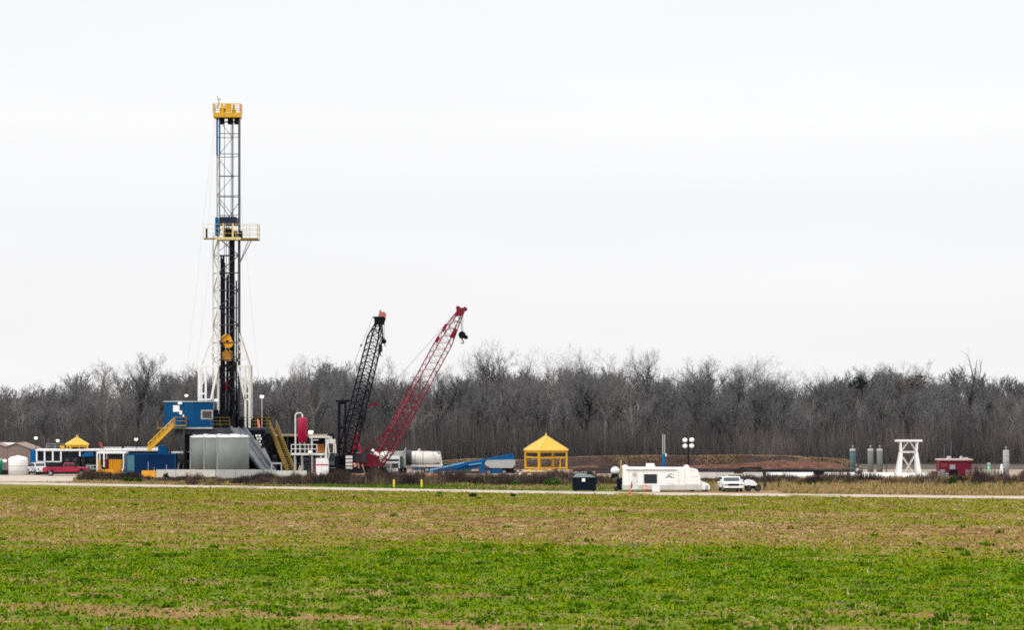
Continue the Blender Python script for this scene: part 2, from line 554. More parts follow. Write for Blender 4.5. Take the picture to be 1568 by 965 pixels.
# earth heaps behind the pad
def berm(name, pts, y0, w, m, seed):
    """ridge following (px, crest row) points at distance y0"""
    xs = [(px - 784) * y0 / F for px, _ in pts]
    hs = [max(.05, CAM_H - (py - HORIZ) * y0 / F) for _, py in pts]
    XX = np.linspace(xs[0], xs[-1], int((xs[-1] - xs[0]) / .5) + 2)
    H = np.interp(XX, xs, hs)
    tt = np.linspace(-1, 1, 26)
    A = np.repeat(XX[:, None], 26, 1)
    Bt = np.repeat(tt[None, :], len(XX), 0)
    prof = np.clip(1.12 - np.abs(Bt) ** 1.2 * 1.18, 0, 1)
    prof = np.minimum(prof, .97)
    Z = H[:, None] * prof * (.86 + .28 * fbm(A / 3 + seed, Bt * 3, 4)) + (fbm(A / 1.2 + seed, Bt * 7, 3) - .5) * .35 * (prof > 0)
    Yy = y0 + Bt * w + (fbm(A / 6 + seed, Bt, 2) - .5) * 2
    V = np.stack([A, Yy, Z - .05], -1).reshape(-1, 3)
    i_ = (np.arange(len(XX) - 1)[:, None] * 26 + np.arange(25)[None, :]).ravel()
    o = np_mesh(name, V, np.stack([i_, i_ + 26, i_ + 27, i_ + 1], 1), m)
    tag(o, kind='structure')
    return XX, H
dirt = mat('red_earth', (.080, .033, .023), .95, var=.7, scale=.6, dirt=(.19, .105, .058, .9))
dirt2 = mat('dark_earth', (.026, .015, .013), .95, var=.7, scale=.6, dirt=(.10, .052, .032, .85))
dirt4 = mat('blackish_earth', (.016, .012, .012), .9, var=.6, scale=.7, dirt=(.06, .035, .025, .7))
dirt3 = mat('tan_earth', (.19, .115, .075), .95, var=.4, scale=.7, dirt=(.14, .09, .07, .6))
bx, bh = berm('dirt_berm', [(640, 716), (672, 707), (720, 703), (790, 705), (860, 702), (885, 700), (920, 699), (980, 698), (1060, 698), (1130, 697), (1190, 698), (1240, 700), (1295, 704), (1320, 718)], 482, 7, dirt2, 2)
berm('earth_bank', [(862, 722), (880, 714), (912, 712), (928, 721), (985, 723), (1060, 713), (1130, 710), (1180, 706), (1240, 706), (1290, 711), (1306, 721)], 464, 4.5, dirt, 9)
berm('spoil_row', [(462, 731), (490, 727), (540, 725), (600, 725), (650, 724.5), (690, 728), (740, 730), (800, 731)], 426, 2.2, dirt3, 5)
berm('dark_row', [(690, 722), (760, 721), (872, 719), (900, 716), (985, 717), (1060, 717), (1140, 717), (1230, 718), (1300, 718), (1312, 722)], 452, 2.2, dirt4, 14)  # low ridge in near-black brown earth colour
# dry grass on the crest
bgm = tint_mat('bank_grass', [(0, (.13, .10, .05)), (.5, (.22, .155, .09)), (1, (.42, .30, .19))])
n = 30000
X = rs.rand(n) * (bx[-1] - bx[0]) + bx[0]
Hh = np.interp(X, bx, bh)
off = rs.randn(n) * 2.0
Zc = Hh * np.clip(1.12 - np.abs(off / 7) ** 1.2 * 1.18, 0, .97) * .98
kk = rs.rand(n) < np.clip(2.6 * (fbm(X / 5 + 3, off / 2, 3) - .28), 0, 1)
X, off, Zc = X[kk], off[kk], Zc[kk]
o = leaves('berm_grass', X, 482 + off, Zc - .08, .17, .08, .2, .42 + .5 * rs.rand(len(X)) * fbm(X / 4, X * 0, 3) * 1.5, bgm, 3)
tag(o, 'dry tan grass along the crest of the earth bank', kind='stuff')
# ------------------------------------------------------------------ the bare winter wood
def bark(name, c, v=.3):
    return mat(name, c, .95, var=v, scale=.6)
BARKS = [bark('bark_grey', (.050, .048, .049)), bark('bark_brown', (.034, .031, .031)), bark('bark_pale', (.22, .21, .20))]
TWIGS = [bark('twig_grey', (.148, .145, .150)), bark('twig_brown', (.160, .140, .133)), bark('twig_dark', (.108, .107, .112))]

def frustums(mb, pts, rads, n):
    """one tapered limb through the points"""
    o = len(mb.v)
    for i, (p, r) in enumerate(zip(pts, rads)):
        d = (pts[min(i + 1, len(pts) - 1)] - pts[max(i - 1, 0)])
        d = d.normalized() if d.length > 1e-6 else Vector((0, 0, 1))
        a = d.orthogonal().normalized()
        b = d.cross(a)
        for k in range(n):
            q = p + (a * math.cos(2 * PI * k / n) + b * math.sin(2 * PI * k / n)) * r
            mb.v.append((q.x, q.y, q.z))
    for i in range(len(pts) - 1):
        for k in range(n):
            mb.f.append((o + i * n + k, o + i * n + (k + 1) % n, o + (i + 1) * n + (k + 1) % n, o + (i + 1) * n + k))

def tree_shape(seed, style, depth=5, H=18.0, minr=.012):
    rd = random.Random(seed)
    trunk, crown = MB(), MB()
    st = {'spreading': dict(fork=.34, ang=(32, 62), n=(11, 7, 6, 4, 2), len=.62, lift=.10),
          'slender': dict(fork=.42, ang=(18, 42), n=(11, 7, 6, 4, 2), len=.42, lift=.16),
          'forked': dict(fork=.30, ang=(16, 40), n=(8, 8, 6, 4, 2), len=.62, lift=.14),
          'bushy': dict(fork=.22, ang=(30, 60), n=(13, 7, 6, 4, 3), len=.44, lift=.10),
          'leaning': dict(fork=.38, ang=(25, 55), n=(10, 7, 6, 4, 2), len=.52, lift=.12)}[style]
    crown.split = []                     # (first face, is it a twig)
    sides = (7, 5, 4, 3, 3, 3)
    tw = Vector((rd.gauss(0, 1), rd.gauss(0, 1), 0))
    def limb(p, d, L, r, lvl):
        if lvl >= 4:                        # twigs: flat slivers
            d2 = (d + Vector((rd.gauss(0, .3), rd.gauss(0, .3), rd.gauss(0, .3) + .12))).normalized()
            a = d2.orthogonal().normalized()
            a = (Matrix.Rotation(rd.random() * PI, 3, d2) @ a) * r
            q = p + d2 * L * .55 + Vector((rd.gauss(0, .03), rd.gauss(0, .03), rd.gauss(0, .03))) * L
            e = q + (d2 + Vector((0, 0, .25))).normalized() * L * .5
            crown.poly([p - a, p + a, q + a * .6, q - a * .6, e], [(0, 1, 2, 3), (3, 2, 4)])
            crown.split += [1, 1]
            if lvl < depth:
                for _ in range(st['n'][4]):
                    tt = rd.uniform(.2, 1)
                    ax = d2.orthogonal().normalized()
                    ax = Matrix.Rotation(rd.random() * 2 * PI, 3, d2) @ ax
                    limb(p.lerp(e, tt), (d2 + ax * rd.uniform(.5, 1.0)).normalized(), L * rd.uniform(.35, .7), r * .7, lvl + 1)
            return
        seg = (9, 6, 4, 3)[lvl]
        pts, rads = [p.copy()], [r]
        c, q = d.copy(), p.copy()
        for i in range(seg):
            j = (.07, .13, .20, .26)[lvl]
            c = (c + Vector((rd.gauss(0, j), rd.gauss(0, j), rd.gauss(0, j * .6))) + Vector((0, 0, st['lift'] if lvl else .05)))
            if lvl == 0 and style == 'leaning':
                c += tw * .05
            c.normalize()
            q = q + c * (L / seg)
            pts.append(q.copy())
            rads.append(max(minr, r * (1 - .82 * (i + 1) / seg) if lvl else r * (1 - .72 * (i + 1) / seg)))
        frustums(trunk if lvl == 0 else crown, pts, rads, sides[lvl])
        if lvl:
            crown.split += [0 if lvl < 3 else 1] * (len(crown.f) - len(crown.split))
        if lvl >= depth:
            return
        nn = st['n'][lvl]
        for i in range(nn):
            lo = st['fork'] if lvl == 0 else .22
            t_ = lo + (1 - lo) * ((i + rd.random()) / nn)
            x = t_ * seg
            i0 = min(int(x), seg - 1)
            bp = pts[i0].lerp(pts[i0 + 1], x - i0)
            dd = (pts[i0 + 1] - pts[i0]).normalized()
            ax = Matrix.Rotation(rd.random() * 2 * PI + i * 2.4, 3, dd) @ dd.orthogonal().normalized()
            an = R(rd.uniform(*st['ang']))
            nd = dd * math.cos(an) + ax * math.sin(an)
            rr = rads[i0] * rd.uniform(.55, .85)
            LL = {0: H * st['len'] * (1.12 - .62 * t_), 1: L * .48, 2: L * .50, 3: L * .6}[lvl] * rd.uniform(.7, 1.2)
            limb(bp, nd, LL, max(.013, rr) if lvl < 3 else .013, lvl + 1)
    base_r = H * (.0165 if style == 'slender' else .0205)
    trunk.lathe([(base_r * 1.5, -.2), (base_r * 1.1, .5), (base_r, .9)], n=7)
    limb(Vector((0, 0, .4)), Vector((rd.gauss(0, .04), rd.gauss(0, .04), 1)).normalized(), H * .80, base_r, 0)
    top = max(v[2] for v in crown.v)
    for mb in (trunk, crown):
        mb.v = [(x * H / top, y * H / top, z * H / top) for x, y, z in mb.v]
    return trunk, crown

STYLES = ['spreading', 'slender', 'forked', 'bushy', 'leaning', 'slender', 'spreading', 'forked', 'bushy', 'slender']
LOOK = {'spreading': 'wide spreading', 'slender': 'slender upright', 'forked': 'fork-trunked', 'bushy': 'dense bushy', 'leaning': 'crooked'}
def raw(mb, name, m, m2=None):
    me = bpy.data.meshes.new(name)
    me.from_pydata(mb.v, [], mb.f)
    me.materials.append(m)
    if hasattr(mb, 'split'):
        me.materials.append(m2)
        me.polygons.foreach_set('material_index', np.array(mb.split, dtype=np.int32))
    return me
PROTO = []
for i, s_ in enumerate(STYLES):
    a_, b_ = tree_shape(100 + i, s_)
    PROTO.append((raw(a_, 'trunk', BARKS[i % 3]), raw(b_, 'crown', BARKS[i % 3], TWIGS[(i * 2) % 3]), s_))

LAND = [(-60, 'the picture edge'), (25, 'the brown gabled shed'), (100, 'the red pickup'), (160, 'the yellow forklift'), (230, 'the dark blue container'), (288, 'the blue rig cabin'),
        (347, 'the tall drilling mast'), (425, 'the steep yellow stair'), (463, 'the red vertical tank'), (545, 'the black crane boom'), (625, 'the red crane boom'),
        (690, 'the white tanker'), (765, 'the blue pipe machine'), (836, 'the yellow canopy'), (895, 'the dark dumpster'), (960, 'the tan stake'), (1016, 'the blue post'), (1054, 'the four globe lamps'),
        (1120, 'the white pickup'), (1180, 'the dark wooden frame'), (1235, 'the long thin barrier'), (1305, 'the green cylinder'), (1340, 'the paired grey cylinders'), (1390, 'the white steel tower'),
        (1462, 'the dark red hut'), (1515, 'the mint valve post'), (1541, 'the pale upright cylinder'), (1640, 'the picture edge')]
used_labels = set()
def where(px):
    for (a, na), (b, nb) in zip(LAND, LAND[1:]):
        if a <= px < b:
            t_ = (px - a) / (b - a)
            if na == 'the picture edge': return 'left of ' + nb
            if nb == 'the picture edge': return 'right of ' + na
            if t_ < .22: return 'straight behind ' + na
            if t_ > .78: return 'straight behind ' + nb
            if t_ < .42: return 'just right of ' + na
            if t_ > .58: return 'just left of ' + nb
            return 'between '+ na + ' and ' + nb
    return 'at the picture edge'
def tree_label(look, row, px):
    base = '%s bare tree in the %s row, %s' % (look, row, where(px))
    for k in ('', 'taller ', 'shorter ', 'thinner ', 'fuller ', 'straighter ', 'greyer '):
        l_ = k + base
        if len(l_.split()) > 16:
            l_ = l_.replace(' bare tree in the tall back row,', ' tall back tree').replace(' bare tree in the front row,', ' front row tree')
        if l_ not in used_labels:
            used_labels.add(l_)
            return l_
    used_labels.add(base)
    return base
SKY = [(-60, 593), (0, 592), (50, 590), (100, 588), (125, 577), (150, 565), (180, 567), (200, 555), (240, 551), (280, 547), (300, 541), (345, 555), (390, 567), (420, 561), (470, 551), (500, 527), (530, 540), (560, 555), (620, 552), (660, 565), (690, 555), (720, 555), (755, 536), (790, 531), (830, 545), (870, 540), (920, 534), (950, 549), (975, 535), (1010, 550), (1050, 555), (1075, 545), (1100, 551), (1130, 558), (1170, 549), (1195, 565), (1225, 571), (1250, 568), (1275, 545), (1300, 561), (1340, 541), (1370, 538), (1400, 563), (1425, 577), (1455, 583), (1485, 549), (1515, 575), (1540, 569), (1570, 573), (1640, 571)]
def sky_top(px, d):
    return CAM_H - (np.interp(px, [p for p, _ in SKY], [y for _, y in SKY]) - HORIZ) * d / F
def plant(px, d, h, i, row, look=None, rz=None, w=1.0):
    tm, cm_, sty = PROTO[i]
    t = thing('bare_tree', tree_label(look or LOOK[sty], row, px), 'tree', ((px - 784) * d / F, d, -.05), rnd.random() * 6.28 if rz is None else rz, 'bare trees of the winter woodline')
    t.scale = (h / 18 * w, h / 18 * w, h / 18)
    for nm, me in (('trunk', tm), ('crown', cm_)):
        o = bpy.data.objects.new(nm, me)
        COL.objects.link(o)
        o.parent = t
    return t
px = -40.0
while px < 1612:                            # trees that make the skyline
    d = rnd.uniform(545, 570)
    i = rnd.randrange(len(PROTO))
    plant(px, d, sky_top(px, d) * rnd.uniform(.90, 1.13), i, 'tall back', w=rnd.uniform(.95, 1.35))
    px += rnd.uniform(23, 40)
px = -30.0
while px < 1600:                            # front of the wood
    d = rnd.uniform(522, 536)
    i = rnd.randrange(len(PROTO))
    plant(px, d, sky_top(px, d) * rnd.uniform(.58, .92), i, 'front', w=rnd.uniform(.9, 1.3))
    px += rnd.uniform(25, 41)

# the deep wood behind them, one mass nobody could count
LOW = []
for i in range(5):
    a_, b_ = tree_shape(300 + i, STYLES[i], depth=4)
    v_ = np.array(a_.v + b_.v)
    fl = [f for f in a_.f] + [tuple(j + len(a_.v) for j in f) for f in b_.f]
    q_ = np.array([f if len(f) == 4 else (f[0], f[1], f[2], f[2]) for f in fl if len(f) in (3, 4)])
    tri = np.concatenate([q_[:, [0, 1, 2]], q_[q_[:, 2] != q_[:, 3]][:, [0, 2, 3]]])
    LOW.append((v_, tri))
VV, FF, off = [], [], 0
FAR = []
for i in range(4):
    a_, b_ = tree_shape(340 + i, STYLES[i], depth=3, minr=.055)
    v_ = np.array(a_.v + b_.v)
    q_ = np.array([f for f in a_.f if len(f) == 4] + [tuple(j + len(a_.v) for j in f) for f in b_.f])
    FAR.append((v_, np.concatenate([q_[:, [0, 1, 2]], q_[:, [0, 2, 3]]])))
for k in range(680):
    px = rnd.uniform(-140, 1710)
    if k >= 500:
        px = rnd.choice([rnd.uniform(-620, -90), rnd.uniform(1660, 2190)])
    d = 575 + 110 * rnd.random() if k < 220 else (690 + 240 * rnd.random() if k < 500 else 525 + 260 * rnd.random())
    v_, q_ = LOW[k % 5] if k < 220 else FAR[k % 4]
    h = sky_top(px, d) / 18 * (rnd.uniform(.62, .86) if k < 220 else (rnd.uniform(.78, 1.04) if px < 190 or px > 1400 else rnd.uniform(.66, .88)))
    an = rnd.random() * 6.28
    c_, s_ = math.cos(an), math.sin(an)
    P = np.stack([(v_[:, 0] * c_ - v_[:, 1] * s_) * h + (px - 784) * d / F, (v_[:, 0] * s_ + v_[:, 1] * c_) * h + d, v_[:, 2] * h], 1)
    VV.append(P)
    FF.append(q_ + off)
    off += len(v_)
o = np_mesh('deep_woods', np.concatenate(VV), np.concatenate(FF), bark('wood_mass', (.098, .095, .098)))
tag(o, 'grey mass of leafless trees deep in the wood', kind='stuff')

# undergrowth: thin stems and twiggy scrub between and before the trunks
um = tint_mat('undergrowth_twig', [(0, (.044, .043, .046)), (.5, (.090, .082, .083)), (.85, (.140, .117, .113)), (1, (.20, .16, .14))], .95)
def thicket(name, n, y0, y1, h0, h1, label, w=.035, topf=0.0, flat=0):
    px = rs.rand(n) * 1760 - 90
    if flat:
        px = rs.rand(n) * 2800 - 620
    d = y0 + (y1 - y0) * rs.rand(n)
    x = (px - 784) * d / F
    lump = fbm(x / 7 + 2, d / 12, 4)
    h = (h0 + (h1 - h0) * rs.rand(n) ** 1.4) * ((.35 + 1.3 * lump) if not flat else (.7 + .5 * fbm(x / 11 + 5, d / 40, 4)))
    z = rs.rand(n) ** 2 * topf
    t_ = np.clip(.1 + .85 * fbm(x / 9 + 31, d / 15, 3) + (rs.rand(n) - .5) * .5, 0, 1)
    o = leaves(name, x, d, z, h, w, .55, t_, um, 3, .1)
    tag(o, label, kind='stuff')
thicket('undergrowth', 26000, 512, 545, 1.2, 5.5, 'leafless brushy undergrowth along the foot of the wood', .045, 2.0)
thicket('far_woods', 40000, 700, 1000, 5.5, 6.5, 'far low line of woods seen through the crowns', .10, 1.0, 1.5)
thicket('saplings', 9000, 530, 640, 2.0, 5.5, 'thin bare saplings crowding the wood between the trunks', .05, 3.0)

# two trees that still carry leaves, and one overgrown leaning stem
OAK = tint_mat('dead_oak_leaf', [(0, (.050, .042, .040)), (.6, (.090, .068, .058)), (1, (.19, .105, .08))])
EVG = tint_mat('evergreen_leaf', [(0, (.030, .042, .036)), (.6, (.050, .072, .056)), (1, (.08, .105, .075))])
def leafy(px, d, pyt, cl, m_, label, i):
    tm, cm_, sty = PROTO[i]
    h = CAM_H - (pyt - HORIZ) * d / F
    t = thing('leafy_tree', label, 'tree', ((px - 784) * d / F, d, -.05), 0)
    for nm, me in (('trunk', tm), ('crown', cm_)):
        o = bpy.data.objects.new(nm, me)
        COL.objects.link(o)
        o.parent = t
        o.scale = (h / 18, h / 18, h / 18 * .97)
    P_ = []
    for (a, b, r1, n) in cl:
        n = int(n * .33)
        c = W(a, b, d) - t.location
        q_ = rs.randn(n, 3) * np.array([r1, r1, r1 * .6]) * .5
        P_.append(q_ + np.array(c))
    P_ = np.concatenate(P_)
    o = leaves('leaf_clumps', P_[:, 0], P_[:, 1], P_[:, 2], .12, .20, .22, rs.rand(len(P_)), m_, 3)
    o.parent = t
leafy(1390, 533, 568, [(1378, 590, 1.6, 260), (1396, 583, 1.5, 240), (1410, 578, 1.1, 150), (1402, 592, 1.6, 260), (1386, 600, 1.8, 300), (1418, 588, .8, 80), (1426, 581, .5, 40), (1372, 604, 1.8, 240)], OAK, 'tree holding dark dead leaf clumps, above and right of the white steel tower', 0)
leafy(1316, 534, 577, [(1316, 582, 1.1, 320), (1310, 586, 1.0, 260), (1323, 587, .9, 240), (1316, 592, 1.0, 240), (1302, 591, .8, 120)], EVG, 'tree with a small dark green top, behind the tall upright cylinders', 5)
f_ = Fr(1483, 530)
t = thing('leaning_tree', 'dark thick overgrown stem with thin bent tip, behind the dark red hut', 'tree', f_.o)
m = MB()
pts = [f_(1478, 720), f_(1480, 690), f_(1482, 660), f_(1484, 630), f_(1488, 605), f_(1491, 585), f_(1494, 565), f_(1496, 551)]
frustums(m, pts, [.45, .45, .40, .34, .22, .15, .09, .03], 8)
m.build('trunk', BARKS[1], t)
m = MB()
for a, b, c in ((1484, 1478, 1476), (1486, 1474, 1479), (1489, 1500, 1503), (1491, 1488, 1482)):
    y0 = {1484: 625, 1486: 610, 1489: 600, 1491: 590}[a]
    frustums(m, [f_(a, y0), f_((a + b) / 2, y0 - 10, -.5), f_(b, y0 - 22, -.6), f_(c, y0 - 46, -.4)], [.16, .13, .09, .03], 5)
    for k in range(14):
        s0 = f_(b, y0 - 22, -.6).lerp(f_(c, y0 - 46, -.4), rnd.random())
        m.rod(s0, s0 + Vector((rnd.gauss(0, .7), rnd.gauss(0, .5), rnd.uniform(.3, 1.6))), .022, 3, .01, False)
m.build('crown', TWIGS[2], t)
n = 900
q_ = rs.rand(n) * .55
cx = np.interp(q_, np.linspace(0, 1, 8), [p.x for p in pts]); cz = np.interp(q_, np.linspace(0, 1, 8), [p.z for p in pts])
o = leaves('creeper', cx + rs.randn(n) * .40 * (1.1 - q_), rs.randn(n) * .4 * (1.1 - q_), cz, .14, .14, .2, rs.rand(n) * .5, OAK, 3)
o.parent = t
# ------------------------------------------------------------------ paints
WHITE = mat('white_paint', (.70, .69, .66), .5, var=.06, dirt=(.45, .38, .30, .45))
CLEANW = mat('clean_white', (.74, .74, .73), .4, var=.04, dirt=(.58, .55, .50, .3))
OFFW = mat('offwhite_steel', (.62, .60, .57), .6, var=.10, scale=.6, dirt=(.30, .25, .22, .55))
YEL = mat('safety_yellow', (.62, .34, .018), .5, var=.10, dirt=(.33, .20, .07, .45))
YELO = mat('worn_yellow', (.27, .17, .030), .6, var=.22, dirt=(.12, .09, .05, .6))
ORNG = mat('orange_yellow', (.70, .31, .015), .5, var=.1, dirt=(.25, .13, .04, .4))
BLUE = mat('cabin_blue', (.002, .060, .165), .55, var=.10, scale=.5, dirt=(.008, .05, .11, .5), spec=.08)
DBLUE = mat('container_blue', (.002, .026, .092), .55, var=.14, scale=.6, dirt=(.008, .022, .06, .5), spec=.08)
LBLUE = mat('bright_blue', (.002, .080, .225), .55, var=.12, dirt=(.006, .055, .14, .5), spec=.08)
TEAL = mat('teal_steel', (.06, .16, .20), .5, var=.15)
DARK = mat('dark_steel', (.010, .011, .015), .6, var=.3, scale=.8, dirt=(.045, .034, .026, .5), spec=.06)
GUN = mat('gunmetal', (.040, .044, .054), .6, var=.25, scale=.7, dirt=(.11, .09, .075, .4))
GREY = mat('grey_steel', (.20, .205, .21), .55, var=.15, dirt=(.10, .09, .08, .5))
GALVS = [mat('galvanised_' + n_, c_, .5, var=.07, scale=.4, dirt=(.12, .13, .12, .35)) for n_, c_ in (('pale', (.165, .182, .174)), ('mid', (.148, .163, .157)), ('grey', (.160, .176, .169)))]
PALE = mat('pale_grey_steel', (.36, .37, .36), .55, var=.1, dirt=(.2, .19, .17, .4))
RED = mat('crane_red', (.185, .006, .022), .5, var=.15, dirt=(.12, .02, .03, .5))
DRED = mat('dark_red', (.17, .010, .028), .5, var=.18, dirt=(.06, .015, .02, .5))
CRIM = mat('crimson_paint', (.30, .004, .035), .4, var=.06, dirt=(.2, .01, .04, .4))
TRUCKRED = mat('truck_red', (.33, .007, .040), .3, var=.05, spec=.5)
TAN = mat('tan_wood', (.36, .27, .16), .9, var=.2)
CLAD = mat('brown_cladding', (.225, .165, .140), .8, var=.12, scale=1.5, dirt=(.15, .11, .10, .5))
CONC = mat('barrier_white', (.46, .445, .41), .85, var=.12, scale=.8, dirt=(.34, .29, .24, .6))
GREYC = mat('barrier_grey', (.31, .31, .305), .85, var=.12, scale=.7, dirt=(.25, .22, .20, .6))
GLASS = mat('dark_glass', (.02, .028, .034), .12, var=.1, spec=.6)
BROWNGL = mat('brown_glass', (.060, .046, .042), .2, var=.2, spec=.5)
RUBBER = mat('rubber', (.022, .022, .024), .85, var=.2)
RIM = mat('wheel_metal', (.35, .35, .36), .4, .6, var=.1)
LAMP = mat('lamp_glow', (1.0, .96, .74), .4, var=.0, emit=1.3)
LAMPW = mat('lamp_globe', (.80, .80, .78), .3, var=.02, emit=.15)
REDL = mat('tail_light', (.40, .02, .02), .3, var=.1)
ORANGE = mat('cone_orange', (.70, .12, .04), .6, var=.1)
RUST = mat('rust_cloth', (.32, .08, .04), .8, var=.2)
GREENP = mat('green_tank', (.01, .20, .12), .5, var=.1)
NAVY = mat('dumpster_navy', (.003, .008, .016), .6, var=.25, dirt=(.015, .017, .018, .4), spec=.08)
MINT = mat('mint_paint', (.20, .50, .38), .5, var=.1)
BLACK = mat('black_paint', (.006, .007, .011), .6, var=.3, dirt=(.022, .018, .015, .4), spec=.06)
PUMPG = mat('dark_green_steel', (.03, .06, .05), .6, var=.3)
WOOD = mat('dark_wood', (.045, .032, .028), .9, var=.3)

def rail(mb, pts, h=1.1, posts=None, r=.045, mid=1):
    """guard rail: top and middle pipes along points, with posts"""
    for a, b in zip(pts, pts[1:]):
        a, b = Vector(a), Vector(b)
        n = max(1, round((b - a).length / 1.5))
        for k in range(n + 1):
            p = a.lerp(b, k / n)
            mb.rod(p, p + Vector((0, 0, h)), r, 5)
        for k in range(1, mid + 2):
            up = Vector((0, 0, h * k / (mid + 1)))
            mb.rod(a + up, b + up, r, 5)
    return mb
def truss(mb, p0, p1, a0, a1, bays, rc, rl, roll=0.0, side=None):
    """four-chord lattice from p0 to p1, square section of half widths a0..a1"""
    p0, p1 = Vector(p0), Vector(p1)
    d = (p1 - p0).normalized()
    u = d.cross(Vector(side or (0, 1, 0))).normalized()
    w = d.cross(u)
    M_ = Matrix.Rotation(roll, 3, d)
    u, w = M_ @ u, M_ @ w
    cs = [(1, 1), (1, -1), (-1, -1), (-1, 1)]
    pt = lambda t, c: p0.lerp(p1, t) + (u * c[0] + w * c[1]) * (a0 + (a1 - a0) * t)
    for c in cs:
        mb.rod(pt(0, c), pt(1, c), rc, 6)
    for k in range(bays):
        t0, t1 = k / bays, (k + 1) / bays
        for i in range(4):
            a, b = cs[i], cs[(i + 1) % 4]
            mb.rod(pt(t0, a), pt(t1, b) if (k + i) % 2 else pt(t1, b), rl, 4, caps=False)
            mb.rod(pt(t1, a), pt(t1, b), rl, 4, caps=False)
    return mb
def lamp(px, py, d, zb, label, rad=.26, mast=True, to=None):
    """a lit flood lamp on a slim pole standing at height zb"""
    p = W(px, py, d)
    t = thing('flood_lamp', label, 'lamp', (p.x, p.y, zb), 0, 'lit flood lamps round the site')
    h = p.z - zb
    MB().rod((0, .1, 0), (0, .1, h), .05, 6).rod((0, .1, h), (0, -.1, h), .05, 6).build('pole', OFFW if px == 401 else DARK, t)
    MB().lathe([(rad * .3, rad * 1.05), (rad * .8, rad * .72), (rad * .86, rad * .60)], (0, -.05, h), 12).build('lamp_shade', DARK, t)
    MB().lathe([(.02, -rad), (rad * .7, -rad * .75), (rad * 1.05, -.02), (rad * .84, rad * .58)], (0, -.05, h), 14).build('lens', LAMP, t, True)
    return t

# ================================================================== the drilling rig
DR = 442.0
fr = Fr(347, DR)
RFZ = fr(347, 655).z                        # rig floor level
rig = thing('drilling_rig', 'tall land drilling rig with open mast, yellow crown and yellow racking platform', 'drilling rig', fr.o)
K = DR / F
def P(px, py, dy=0): return fr(px, py, dy)
# substructure under the floor
m = MB()
x0, x1 = P(288, 700).x, P(411, 700).x
for x in (x0, x0 + 3.6, x0 + 8.2, x1):
    for y in (-3.4, 0, 4.5):
        m.box(x - .22, x + .22, y - .22, y + .22, 0, RFZ - .9)
for y in (-3.4, 4.5):
    for a, b in ((x0, x0 + 3.6), (x0 + 3.6, x0 + 8.2), (x0 + 8.2, x1)):
        m.bar((a, y, .6), (b, y, RFZ - 1.2), .22)
        m.bar((b, y, .6), (a, y, RFZ - 1.2), .22)
        m.bar((a, y, .45), (b, y, .45), .4)
        m.bar((a, y, 3.4), (b, y, 3.4), .25)
for x in (x0, x1):
    m.bar((x, -3.4, .6), (x, 4.5, RFZ - 1.2), .2)
    m.bar((x, -3.4, 3.4), (x, 4.5, 3.4), .25)
m.build('substructure', DARK, rig)
m = MB().box(x0 + .6, x1 - 2.2, 1.2, 3.6, .8, RFZ - 1.3).box(x0 + 4.5, x0 + 7.6, -2.4, .6, .6, 3.6).box(x1 - 1.8, x1 - .4, -2, 3, .5, 2.6)
m.build('machinery_housing', DARK, rig)
m = MB().box(x0 - 1.6, x1 + .2, -4.2, 5.2, RFZ - .35, RFZ)
for k in range(9):
    xx = x0 - 1.4 + k * (x1 - x0 + 1.4) / 8
    m.box(xx - .12, xx + .12, -4.1, 5.1, RFZ - .85, RFZ - .352)
m.box(x0 - 1.5, x1 + .1, -4.26, -4.05, RFZ - .95, RFZ - .36)
m.build('rig_floor', GUN, rig)
# wind wall and gear on the floor
m = MB().box(P(328, 0).x, P(336, 0).x, -3.2, -1.0, RFZ, P(0, 628).z).box(P(336, 0).x, P(352, 0).x, -2.4, -.6, RFZ, P(0, 634).z)
m.lathe([(.9, -1.4), (.9, 1.4)], (P(345, 0).x, 1.4, RFZ + 1.6), 14, 'x')
m.box(P(352, 0).x, P(366, 0).x, .4, 2.2, RFZ, P(0, 633).z).box(P(331, 0).x, P(341, 0).x, .5, 2.6, RFZ, P(0, 624).z)
m.box(P(327, 0).x, P(364, 0).x, -3.6, -3.3, RFZ, P(0, 645).z).box(P(338, 0).x, P(349, 0).x, -1.6, .4, RFZ, P(0, 627).z).box(P(366, 0).x, P(386, 0).x, -1.5, 1.5, RFZ, P(0, 642).z)
m.rod((P(357, 0).x, -2.6, RFZ), (P(362, 0).x, -2.2, P(0, 628).z), .28, 8)
m.build('drawworks', BLACK, rig)
MB().box(P(386, 0).x, P(409, 0).x, -4.6, -4.3, RFZ - 2.1, RFZ - .3).build('floor_skirt', BLACK, rig)
m = MB().box(P(386, 0).x, P(404, 0).x, -3.5, -1.2, RFZ - 2.2, RFZ - .86)
m.build('wind_wall', BLACK, rig)
MB().box(P(327, 0).x, P(411, 0).x, 5.02, 5.12, RFZ - .3, RFZ + 1.7).build('wind_wall', BLACK, rig)
RAILY = mat('oily_yellow', (.15, .105, .02), .6, var=.3, dirt=(.03, .025, .015, .7))
rail(MB(), [(P(327, 0).x, -4.1, RFZ), (P(356, 0).x, -4.1, RFZ)], 1.55, mid=2, r=.04).build('guard_rail', RAILY, rig)
m = MB()
rail(m, [(P(378, 0).x, -4.1, RFZ), (P(411, 0).x, -4.1, RFZ), (P(411, 0).x, 5.0, RFZ), (P(340, 0).x, 5.0, RFZ)], 1.55, mid=2, r=.04)
m.build('guard_rail', RAILY, rig)

